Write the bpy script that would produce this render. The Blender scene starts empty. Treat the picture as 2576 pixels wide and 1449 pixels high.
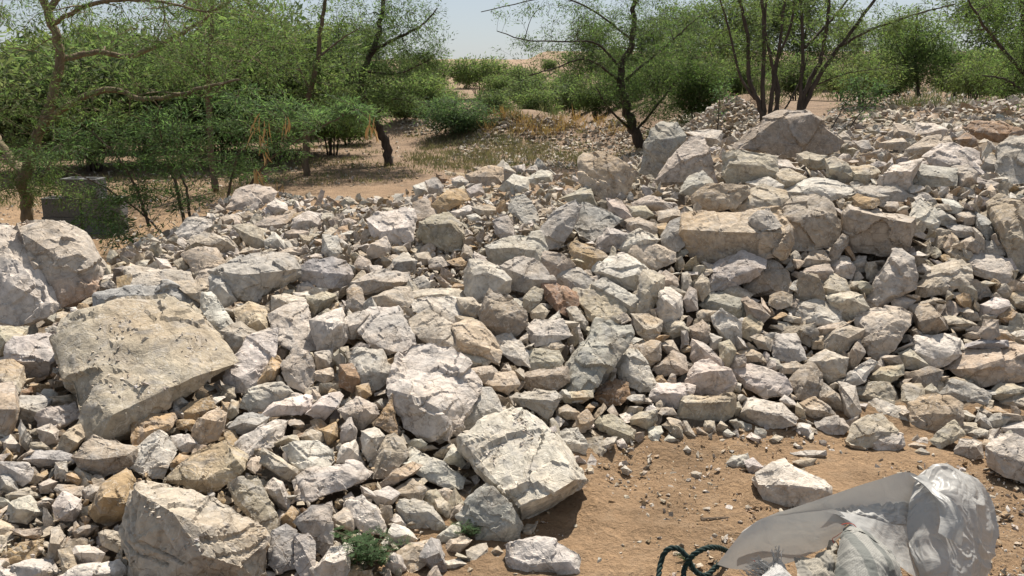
import bpy, bmesh, math, random
import numpy as np
from mathutils import Vector

# ------------------------------------------------------------ camera, sky, sun, exposure
PITCH = 13.7; FPX = 2143.0; CAMZ = 1.6           # pixel units of a 2576 x 1449 picture
SUN_EL, SUN_AZ = 56.0, 15.0                       # azimuth to the right of straight ahead (+Y)
scene = bpy.context.scene
col = scene.collection
cam_d = bpy.data.cameras.new('camera'); cam = bpy.data.objects.new('camera', cam_d); col.objects.link(cam)
cam.location = (0, 0, CAMZ); cam.rotation_euler = (math.radians(90 - PITCH), 0, 0)
cam_d.sensor_width = 36; cam_d.lens = 36 * FPX / 2576; cam_d.clip_start = 0.05; cam_d.clip_end = 5000
scene.camera = cam
w = bpy.data.worlds.new('World'); scene.world = w; w.use_nodes = True
nt = w.node_tree; sky = nt.nodes.new('ShaderNodeTexSky'); sky.sky_type = 'NISHITA'; sky.sun_disc = False
sky.sun_elevation = math.radians(SUN_EL); sky.sun_rotation = math.radians(SUN_AZ)
sky.dust_density = 1.0; sky.air_density = 1.0; sky.ozone_density = 1.5; sky.altitude = 200
bg = nt.nodes['Background']; bg.inputs['Strength'].default_value = 0.08
hz = nt.nodes.new('ShaderNodeMix'); hz.data_type = 'RGBA'; hz.inputs[0].default_value = .72      # even high-altitude haze over the clear sky
hz.inputs[7].default_value = (3.3, 3.65, 4.15, 1); nt.links.new(sky.outputs['Color'], hz.inputs[6]); nt.links.new(hz.outputs[2], bg.inputs['Color'])
sd = bpy.data.lights.new('sun', 'SUN'); sd.energy = 5.0; sd.angle = math.radians(0.53); sd.color = (1.0, 0.94, 0.85)
so = bpy.data.objects.new('sun', sd); col.objects.link(so); so.location = (3, 6, 12)
el, az = math.radians(SUN_EL), math.radians(SUN_AZ)
SUN = Vector((math.sin(az) * math.cos(el), math.cos(az) * math.cos(el), math.sin(el)))
so.rotation_euler = (-SUN).to_track_quat('-Z', 'Y').to_euler()
vs = scene.view_settings; vs.view_transform = 'Standard'; vs.look = 'None'; vs.exposure = 0.8; vs.gamma = 1.0
vs.use_curve_mapping = False
scene.cycles.max_bounces = 6; scene.cycles.transparent_max_bounces = 8

rng = np.random.default_rng(7); random.seed(7)

# ------------------------------------------------------------ helpers
CP, SP = math.cos(math.radians(PITCH)), math.sin(math.radians(PITCH))
CAM = np.array([0, 0, CAMZ])
def ray(px, py):
    x, y = (px - 1288) / FPX, (724.5 - py) / FPX
    return np.array([x, CP + SP * y, -SP + CP * y])
def at(px, py, Y):                                  # point on the pixel's ray at forward distance Y
    d = ray(px, py); return CAM + d * (Y / d[1])
def ss(a, b, x):
    t = np.clip((x - a) / (b - a), 0, 1); return t * t * (3 - 2 * t)

def hsh(ix, iy, iz, s):
    h = (ix.astype(np.int64) * 374761393 + iy.astype(np.int64) * 668265263 + iz.astype(np.int64) * 2147483647 + s * 974634777) & 0xffffffff
    h = ((h ^ (h >> 13)) * 1274126177) & 0xffffffff
    h = ((h ^ (h >> 16)) * 2246822519) & 0xffffffff
    return ((h ^ (h >> 15)) & 0xffffff).astype(np.float64) / 0xffffff
def noise(p, s=0):                                  # value noise, -1..1
    p = np.asarray(p, float); i = np.floor(p); f = p - i; f = f * f * f * (f * (f * 6 - 15) + 10)
    r = 0
    for dx in (0, 1):
        for dy in (0, 1):
            for dz in (0, 1):
                wgt = (f[:, 0] if dx else 1 - f[:, 0]) * (f[:, 1] if dy else 1 - f[:, 1]) * (f[:, 2] if dz else 1 - f[:, 2])
                r = r + wgt * hsh(i[:, 0] + dx, i[:, 1] + dy, i[:, 2] + dz, s)
    return r * 2 - 1
def fbm(p, s=0, o=4):
    r = 0; a = 1
    for k in range(o): r = r + a * noise(p * 2 ** k, s + k * 17); a *= 0.5
    return r

def terr(X, Y):
    X = np.asarray(X, float); Y = np.asarray(Y, float)
    Yt = np.interp(X, [-6, -2, -.6, 0, .5, 2, 5], [1.0, 1.3, 2.2, 2.9, 3.35, 3.8, 3.3])
    H = np.interp(X, [-3, -2, 0, 1.2, 2.5, 6], [.55, .70, .84, .94, 1.04, 1.08])
    rise = (Y - Yt) / np.interp(X, [-3, -1, 0, 2], [5.2, 4.2, 2.7, 2.1]); rise = ss(-.12, 1, rise) - .02
    Yb = np.interp(X, [-4, -2, 0, .8, 1.6, 3], [6.8, 7.0, 6.5, 7.2, 8.2, 10]); rise = np.maximum(rise, 0)
    fall = 1 - ss(Yb, Yb + 1.9, Y)
    left = 1 - (1 - ss(-3.6, -2.7, X)) * ss(4.0, 5.2, Y)
    z = H * rise * fall * left
    shelf = 1.0 * ss(1.8, 4.6, X) * ss(5.5, 8.5, Y)
    z = np.maximum(z, shelf)
    z = z - .16 * np.exp(-((X + .38) / .38) ** 2 - ((Y - 4.9) / .45) ** 2)
    for mx, my, rx, ry, h in MOUNDS:
        z = z + h * np.exp(-((X - mx) / rx) ** 2 - ((Y - my) / ry) ** 2)
    z = z + 4.4 * ss(30, 125, Y) - ss(140, 260, Y) * 3
    P = np.stack([np.broadcast_to(X, z.shape).ravel() * .35, np.broadcast_to(Y, z.shape).ravel() * .35, np.zeros(z.size)], 1)
    return z + (noise(P, 3) * .05 * ss(8, 16, np.broadcast_to(Y, z.shape).ravel())).reshape(z.shape)
MOUNDS = [(.3, 23, 2.0, 1.5, .85), (3.4, 21.5, 1.8, 1.3, .45), (3.75, 15.2, 1.0, .9, .5), (-3.0, 24, 1.2, 1.0, .55),
          (17.5, 40, 2.6, 2.4, 1.5), (24, 46, 3, 2.4, 1.4), (9, 19, 2.5, 1.5, .25)]
def hit(px, py):
    d = ray(px, py); t = np.concatenate([np.arange(1.5, 12, .015), np.arange(12, 140, .1)]) / d[1]
    p = CAM[:, None] + d[:, None] * t; below = np.nonzero(p[2] < terr(p[0], p[1]))[0]
    return p[:, below[0]] if len(below) else p[:, -1]

def tag(o, label, cat=None, group=None, kind=None):
    o['label'] = label
    if cat: o['category'] = cat
    if group: o['group'] = group
    if kind: o['kind'] = kind
    return o
def mesh_obj(name, V, F, mat, parent=None, colr=None, smooth=False, sharp=None, loc=None):
    V = np.asarray(V, float)
    if loc is not None: V = V - np.asarray(loc)
    me = bpy.data.meshes.new(name)
    if isinstance(F, np.ndarray):
        n, k = F.shape; me.vertices.add(len(V)); me.vertices.foreach_set('co', V.ravel())
        me.loops.add(n * k); me.loops.foreach_set('vertex_index', F.ravel().astype(np.int32))
        me.polygons.add(n); me.polygons.foreach_set('loop_start', np.arange(0, n * k, k, dtype=np.int32))
        me.update(calc_edges=True)
    else:
        me.from_pydata([tuple(v) for v in V], [], F)
    if colr is not None:
        a = me.color_attributes.new('tint', 'FLOAT_COLOR', 'POINT')
        c = np.ones((len(V), 4)); c[:, :3] = colr; a.data.foreach_set('color', c.ravel())
    me.materials.append(mat)
    me.polygons.foreach_set('use_smooth', np.full(len(me.polygons), bool(smooth)))
    if sharp: me.set_sharp_from_angle(angle=math.radians(sharp))
    o = bpy.data.objects.new(name, me); col.objects.link(o)
    if loc is not None: o.location = loc
    if parent: o.parent = parent
    return o
def empty(name, loc):
    o = bpy.data.objects.new(name, None); col.objects.link(o); o.location = loc; o.empty_display_size = .1; return o

def tube(path, radii, sides=6, V=None, F=None):
    path = np.asarray(path, float); n = len(path); radii = np.broadcast_to(radii, (n,))
    T = np.gradient(path, axis=0); T /= np.linalg.norm(T, axis=1, keepdims=True) + 1e-9
    ref = np.array([.3, .2, .93]) if abs(T[0][2]) < .8 else np.array([1., .1, 0])
    b0 = len(V)
    ang = np.arange(sides) * 2 * math.pi / sides
    for i in range(n):
        u = np.cross(T[i], ref); u /= np.linalg.norm(u) + 1e-9; v = np.cross(T[i], u); ref = np.cross(u, T[i])
        for a in ang: V.append(path[i] + radii[i] * (math.cos(a) * u + math.sin(a) * v))
    for i in range(n - 1):
        for k in range(sides):
            k2 = (k + 1) % sides
            F.append((b0 + i * sides + k, b0 + i * sides + k2, b0 + (i + 1) * sides + k2, b0 + (i + 1) * sides + k))
    F.append(tuple(b0 + k for k in range(sides))[::-1]); F.append(tuple(b0 + (n - 1) * sides + k for k in range(sides)))
def spline(pts, n):
    pts = np.asarray(pts, float); P = np.vstack([2 * pts[0] - pts[1], pts, 2 * pts[-1] - pts[-2]]); out = []
    m = len(pts) - 1
    for t in np.linspace(0, m - 1e-6, n):
        i = int(t); f = t - i; a, b, c, d = P[i:i + 4]
        out.append(.5 * (2 * b + (c - a) * f + (2 * a - 5 * b + 4 * c - d) * f * f + (3 * b - 3 * c + d - a) * f ** 3))
    return np.array(out)

# ------------------------------------------------------------ materials
def newmat(name, rough=.9):
    m = bpy.data.materials.new(name); m.use_nodes = True; n = m.node_tree
    b = n.nodes['Principled BSDF']; b.inputs['Roughness'].default_value = rough
    b.inputs['Specular IOR Level'].default_value = .25
    return m, n, b
def N(n, t, **kw):
    x = n.nodes.new(t)
    for k, v in kw.items():
        if k in x.inputs: x.inputs[k].default_value = v
        else: setattr(x, k, v)
    return x
def L(n, a, b): n.links.new(a, b)
def ramp(n, src, stops):
    r = n.nodes.new('ShaderNodeValToRGB'); e = r.color_ramp.elements
    while len(e) < len(stops): e.new(.5)
    for k, (p, c) in enumerate(stops):
        e[k].position = p; e[k].color = (c, c, c, 1) if not isinstance(c, tuple) else (*c, 1)
    L(n, src, r.inputs['Fac']); return r.outputs['Color']
def mixc(n, fac, a, b, mode='MIX'):
    x = n.nodes.new('ShaderNodeMix'); x.data_type = 'RGBA'; x.blend_type = mode
    for s, v in ((x.inputs[0], fac), (x.inputs[6], a), (x.inputs[7], b)):
        if hasattr(v, 'links') or hasattr(v, 'is_linked'): L(n, v, s)
        else: s.default_value = v if isinstance(v, float) else (*v, 1)
    return x.outputs[2]

def stone_material(name, fine=1.0):
    m, n, b = newmat(name, .88)
    at_ = N(n, 'ShaderNodeAttribute', attribute_name='tint')
    tc = N(n, 'ShaderNodeTexCoord'); oi = N(n, 'ShaderNodeObjectInfo')
    va = N(n, 'ShaderNodeVectorMath', operation='MULTIPLY_ADD')
    L(n, oi.outputs['Random'], va.inputs[0]); va.inputs[1].default_value = (37, 53, 71); L(n, tc.outputs['Object'], va.inputs[2])
    P = va.outputs[0]
    n1 = N(n, 'ShaderNodeTexNoise', Scale=5.0 * fine, Detail=6.0, Roughness=.6, Distortion=.6); L(n, P, n1.inputs['Vector'])
    n2 = N(n, 'ShaderNodeTexNoise', Scale=24.0 * fine, Detail=8.0, Roughness=.68, Distortion=.4); L(n, P, n2.inputs['Vector'])
    n3 = N(n, 'ShaderNodeTexNoise', Scale=9.0 * fine, Detail=5.0, Roughness=.55, Distortion=1.4); L(n, P, n3.inputs['Vector'])
    c = mixc(n, ramp(n, n1.outputs['Fac'], [(.46, 0.), (.72, .42)]), at_.outputs['Color'], (.35, .265, .18))      # ochre staining
    c = mixc(n, ramp(n, n3.outputs['Fac'], [(.36, .4), (.48, 0.)]), c, (.30, .29, .28))                         # blue-grey bands
    c = mixc(n, 1.0, c, ramp(n, n2.outputs['Fac'], [(.28, .56), (.5, 1.), (.72, 1.3)]), 'MULTIPLY')              # mottling
    vein = ramp(n, n3.outputs['Fac'], [(.495, 0.), (.507, .45), (.52, 0.)])
    c = mixc(n, vein, c, (.60, .57, .52))
    v = N(n, 'ShaderNodeTexVoronoi', Scale=11.0 * fine, feature='DISTANCE_TO_EDGE'); 
    wv = N(n, 'ShaderNodeVectorMath', operation='MULTIPLY_ADD'); L(n, n1.outputs['Color'], wv.inputs[0]); wv.inputs[1].default_value = (.18, .18, .18); L(n, P, wv.inputs[2])
    L(n, wv.outputs[0], v.inputs['Vector'])
    ck = ramp(n, v.outputs['Distance'], [(0., 0.), (.03, 1.)])
    crk = N(n, 'ShaderNodeMath', operation='MULTIPLY'); L(n, ramp(n, v.outputs['Distance'], [(0., .75), (.022, 0.)]), crk.inputs[0]); L(n, ramp(n, n1.outputs['Fac'], [(.42, 0.), (.55, 1.)]), crk.inputs[1])
    c = mixc(n, crk.outputs[0], c, (.17, .13, .09))                                                           # soil packed into the cracks
    L(n, c, b.inputs['Base Color'])
    mm = N(n, 'ShaderNodeMath', operation='MULTIPLY_ADD'); L(n, ck, mm.inputs[0]); mm.inputs[1].default_value = .14; L(n, n2.outputs['Fac'], mm.inputs[2])
    n4 = N(n, 'ShaderNodeTexNoise', Scale=70.0 * fine, Detail=5.0, Roughness=.65); L(n, P, n4.inputs['Vector'])
    m2 = N(n, 'ShaderNodeMath', operation='MULTIPLY_ADD'); L(n, n4.outputs['Fac'], m2.inputs[0]); m2.inputs[1].default_value = .4; L(n, mm.outputs[0], m2.inputs[2])
    bp = N(n, 'ShaderNodeBump', Strength=.85, Distance=.013 / fine); L(n, m2.outputs[0], bp.inputs['Height']); L(n, bp.outputs[0], b.inputs['Normal'])
    return m
STONE = stone_material('limestone'); CHIP = stone_material('limestone_chips', 2.2)

def soil_material():
    m, n, b = newmat('soil', .95)
    at_ = N(n, 'ShaderNodeAttribute', attribute_name='tint'); tc = N(n, 'ShaderNodeTexCoord'); P = tc.outputs['Object']
    n1 = N(n, 'ShaderNodeTexNoise', Scale=2.2, Detail=7.0, Roughness=.62); n2 = N(n, 'ShaderNodeTexNoise', Scale=45.0, Detail=8.0, Roughness=.7)
    n3 = N(n, 'ShaderNodeTexNoise', Scale=11.0, Detail=6.0, Roughness=.65, Distortion=.5)
    for x in (n1, n2, n3): L(n, P, x.inputs['Vector'])
    c = mixc(n, 1.0, at_.outputs['Color'], ramp(n, n1.outputs['Fac'], [(.3, .68), (.7, 1.22)]), 'MULTIPLY')
    c = mixc(n, 1.0, c, ramp(n, n2.outputs['Fac'], [(.3, .66), (.5, 1.), (.75, 1.3)]), 'MULTIPLY')
    c = mixc(n, ramp(n, n3.outputs['Fac'], [(.5, 0.), (.68, .5)]), c, (.34, .24, .15))
    L(n, c, b.inputs['Base Color'])
    mm = N(n, 'ShaderNodeMath', operation='MULTIPLY_ADD'); L(n, n3.outputs['Fac'], mm.inputs[0]); mm.inputs[1].default_value = 1.2; L(n, n2.outputs['Fac'], mm.inputs[2])
    bp = N(n, 'ShaderNodeBump', Strength=1.0, Distance=.03); L(n, mm.outputs[0], bp.inputs['Height']); L(n, bp.outputs[0], b.inputs['Normal'])
    return m
SOIL = soil_material()
def leaf_material(name, trans=.55):
    m, n, b = newmat(name, .7); b.inputs['Specular IOR Level'].default_value = .08
    at_ = N(n, 'ShaderNodeAttribute', attribute_name='tint')
    L(n, at_.outputs['Color'], b.inputs['Base Color'])
    t = N(n, 'ShaderNodeBsdfTranslucent'); tcol = mixc(n, 1.0, at_.outputs['Color'], (1.0, 1.12, .72), 'MULTIPLY'); L(n, tcol, t.inputs['Color'])
    mx = N(n, 'ShaderNodeMixShader'); mx.inputs[0].default_value = trans
    L(n, b.outputs[0], mx.inputs[1]); L(n, t.outputs[0], mx.inputs[2]); L(n, mx.outputs[0], n.nodes['Material Output'].inputs['Surface'])
    return m
LEAF = leaf_material('acacia_leaf'); GRASS = leaf_material('dry_stalk', .3)
def bark_material(name, c1, c2):
    m, n, b = newmat(name, .9); tc = N(n, 'ShaderNodeTexCoord')
    mp = N(n, 'ShaderNodeMapping'); mp.inputs['Scale'].default_value = (22, 22, 6); L(n, tc.outputs['Object'], mp.inputs['Vector'])
    x = N(n, 'ShaderNodeTexNoise', Scale=1.0, Detail=6.0, Roughness=.65); L(n, mp.outputs[0], x.inputs['Vector'])
    L(n, ramp(n, x.outputs['Fac'], [(.3, c1), (.7, c2)]), b.inputs['Base Color'])
    bp = N(n, 'ShaderNodeBump', Strength=.8, Distance=.02); L(n, x.outputs['Fac'], bp.inputs['Height']); L(n, bp.outputs[0], b.inputs['Normal'])
    return m
BARK = bark_material('brown_bark', (.07, .05, .035), (.17, .125, .085))
BARK_P = bark_material('pale_bark', (.10, .072, .045), (.24, .185, .115))
BARK_D = bark_material('dark_bark', (.035, .027, .022), (.10, .075, .058))
# ------------------------------------------------------------ the ground: one sheet, rubble slope and hill included
def axis(lo, a, b, hi, step, g):
    xs = list(np.arange(a, b, step)); s = step; x = b
    while x < hi: xs.append(x); s *= g; x += s
    xs.append(hi); s = step; x = a - step; pre = []
    while x > lo: pre.append(x); s *= g; x -= s
    return np.array([lo] + pre[::-1] + xs)
def soil_colour(X, Y):
    p = np.stack([X * .5, Y * .5, X * 0], 1); k = fbm(p, 5, 3) * .5 + .5
    c = np.array([.30, .195, .11])[None] * (1 - .0 * k[:, None])
    far = ss(9, 16, Y)[:, None]
    c = c * (1 - far) + far * np.array([.215, .145, .093])
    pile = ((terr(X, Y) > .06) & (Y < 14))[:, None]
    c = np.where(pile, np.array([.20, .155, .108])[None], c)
    hill = ss(40, 75, Y)[:, None]
    return c * (1 - hill) + hill * np.array([.26, .178, .112])
xs = axis(-420, -3.2, 3.6, 420, .034, 1.05); ys = axis(-6, 2.0, 5.2, 700, .026, 1.045)
GX, GY = np.meshgrid(xs, ys); gx, gy = GX.ravel(), GY.ravel()
gz = terr(gx, gy)
near = 1 - ss(6, 14, gy)
gz = gz + near * (fbm(np.stack([gx * 2.2, gy * 2.2, gx * 0], 1), 9, 3) * .014 + fbm(np.stack([gx * 11, gy * 11, gx * 0], 1), 11, 4) * .009)
gz = gz - .19 * ss(.04, .25, terr(gx, gy)) * (1 - ss(8, 9.5, gy))          # the bed lies below the rocks that rest on each other
# the two crumbly ridges that frame the trodden patch
for (p, q), wd, hh in (((1480, 1200), (1500, 1400)), .07, .02), (((1870, 1150), (1900, 1330)), .06, .022):
    a, b_ = hit(*p), hit(*q); d = b_ - a; t = np.clip(((gx - a[0]) * d[0] + (gy - a[1]) * d[1]) / (d[0] ** 2 + d[1] ** 2), 0, 1)
    r = np.hypot(gx - a[0] - t * d[0], gy - a[1] - t * d[1])
    gz = gz + hh * np.exp(-(r / wd) ** 2) * (1 + fbm(np.stack([gx * 25, gy * 25, gx * 0], 1), 21, 3))
nx, ny = len(xs), len(ys); I = np.arange(nx * ny).reshape(ny, nx)
gf = np.stack([I[:-1, :-1].ravel(), I[:-1, 1:].ravel(), I[1:, 1:].ravel(), I[1:, :-1].ravel()], 1)
g = mesh_obj('ground', np.stack([gx, gy, gz], 1), gf, SOIL, colr=soil_colour(gx, gy), smooth=True)
tag(g, 'dry reddish tan soil with gravel', kind='structure')

# ------------------------------------------------------------ rocks: outline and ridge points read from the photograph (tile tens)
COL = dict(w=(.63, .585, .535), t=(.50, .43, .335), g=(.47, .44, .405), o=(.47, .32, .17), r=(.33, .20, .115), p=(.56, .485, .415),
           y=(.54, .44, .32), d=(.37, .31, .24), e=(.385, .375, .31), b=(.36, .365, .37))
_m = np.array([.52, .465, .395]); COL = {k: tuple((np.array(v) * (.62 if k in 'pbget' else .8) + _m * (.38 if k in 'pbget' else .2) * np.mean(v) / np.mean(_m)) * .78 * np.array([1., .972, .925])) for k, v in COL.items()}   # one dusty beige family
CW = dict(w='off-white', t='tan', g='grey', o='ochre', r='rust-brown', p='pinkish', y='golden tan', d='dull brown', e='green-grey', b='blue-grey')
TILE = dict(A1=(0, 0), A2=(859, 0), A3=(1717, 0), B1=(0, 483), B2=(859, 483), B3=(1717, 483), C1=(0, 966), C2=(859, 966), C3=(1717, 966))
DATA = {}
DATA['B1'] = '''
w|-5,22 7,22 12,30 20,34 36,44 46,54 47,75 45,84 36,92 24,100 10,101 -10,98 -15,50|30,60,.12 38,84,.12 10,70,.14|huge pale boulder with cracked face beside the rusty-topped boulder|the huge cracked pale boulder|55 G
o|9,25 20,20 40,19 52,23 66,30 67,38 75,45 80,55 79,63 70,76 58,84 47,86 44,60 36,44 20,33|60,46,.18 46,50,.18 75,52,.1|boulder with a rusty orange top tucked behind the huge pale boulder|the rusty-topped boulder|45 G M
t|-3,103 20,103 19,112 8,120 -3,125|
w|7,116 12,110 20,109 24,116 30,115 32,107 40,106 44,112 49,117 50,126 42,130 36,138 20,137 10,129 6,125|17,128,.2 40,128,.2|notched off-white rock with a pebble in its hollow|the notched off-white rock
t|-3,130 10,128 16,133 17,143 14,150 0,160 -5,150|
t|50,98 62,91 85,87 105,84 130,83 143,86 152,95 165,110 177,128 172,133 150,147 125,160 112,170 100,181 75,187 63,182 62,175 59,160 53,140 51,125 45,105|60,135,.08 112,152,.15 145,140,.12 85,168,.15 168,128,.05|broad flat-topped tan slab, the largest in the heap, with crumbs on it|the broad flat-topped slab|66
b|73,77 90,73 125,68 133,72 145,80 151,84 143,88 130,83 105,84 85,87 73,89|84,79,.08 138,82,.06|long blue-grey ledge stone along the far edge of the broad slab|
p|97,58 105,56 118,60 140,61 142,66 133,69 125,68 100,73 98,73|100,69,.06|||68
t|132,68 150,66 158,66 158,76 152,83 145,80|147,76,.15
p|148,66 152,60 162,59 163,70 158,75|
w|159,66 165,60 172,63 177,70 177,80 168,85 160,77|
w|154,78 160,77 163,80 175,97 176,102 166,106 160,100 152,88|165,100,.12
g|160,60 178,50 188,46 196,48 205,47 215,46 222,48 228,58 226,63 215,70 205,77 195,84 185,82 178,80 177,68 170,64|205,60,.3 182,62,.2 222,58,.2|big grey boulder with a hollow shaded underside|the hollow-sided grey boulder|50
b|226,58 235,52 250,50 262,55 265,62 262,69 250,72 235,69 226,65|230,59,.12 260,62,.15|blue-grey loaf-shaped block with a bright top|the blue-grey loaf-shaped block
t|140,48 150,43 162,44 170,54 163,60 150,61 145,56|155,57,.1
w|133,30 142,20 158,21 160,25 150,33 140,35|140,32,.1|white box-edged stone at the heap's end beside the leafy shrub stems|
p|148,35 155,30 165,33 175,40 180,44 168,47 160,43 150,38|
t|178,27 190,24 194,32 200,38 195,42 186,38|
t|193,25 205,18 220,17 218,22 212,27 200,28|205,25,.1
w|222,20 233,15 242,17 240,25 230,28 221,27|
w|200,37 207,31 215,38 214,43 202,42|
w|202,10 208,5 216,9 217,14 208,17|
t|174,11 180,-1 192,-5 204,-4 209,0 204,6 192,13|183,8,.1 200,2,.12|tan boulder crowning the heap below the hanging dry pods|the tan boulder under the dry pods
g|244,33 255,33 258,45 250,50 244,45|
t|131,53 139,49 143,57 136,60|
w|118,50 126,51 130,57 122,59|
y|178,90 188,84 199,87 203,98 202,105 194,108 188,103 180,98||off-white rock with a ruddy stain across its face|the ruddy-stained rock|62
g|167,105 181,100 192,107 185,115 178,122 172,112|
w|203,93 215,87 230,83 231,90 228,100 235,108 238,118 225,119 210,113 208,102|212,112,.06 232,116,.06|wide white sheet-like slab beside the ruddy-stained rock|the wide white slab|66
w|170,133 185,110 200,104 209,104 209,118 205,127 195,135 190,150 178,150 170,143|180,140,.1 200,128,.08|large tilted grey-white slab against the broad slab's cracked corner|the tilted grey-white slab|60
o|196,143 205,126 212,131 207,141 200,148|
p|212,131 222,119 233,121 237,131 236,142 230,150 218,145|217,133,.15
w|236,98 246,92 258,88 262,100 260,112 250,120 240,119|
p|206,79 215,78 230,81 222,88 207,92|
t|232,80 245,76 252,79 247,86 238,92 232,88|
w|222,76 232,75 236,77 234,82 222,81|
w|224,70 232,68 238,73 232,75 224,75|
g|238,122 250,120 250,133 240,134|
t|236,136 250,133 253,140 245,144 236,141|
t|166,19 172,17 177,22 170,25|
t|208,47 218,43 226,46 222,49|
t|215,31 222,28 232,30 230,34 218,35|
y|226,32 236,33 234,40 228,39|
t|181,17 188,14 192,18 186,22|
'''
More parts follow.
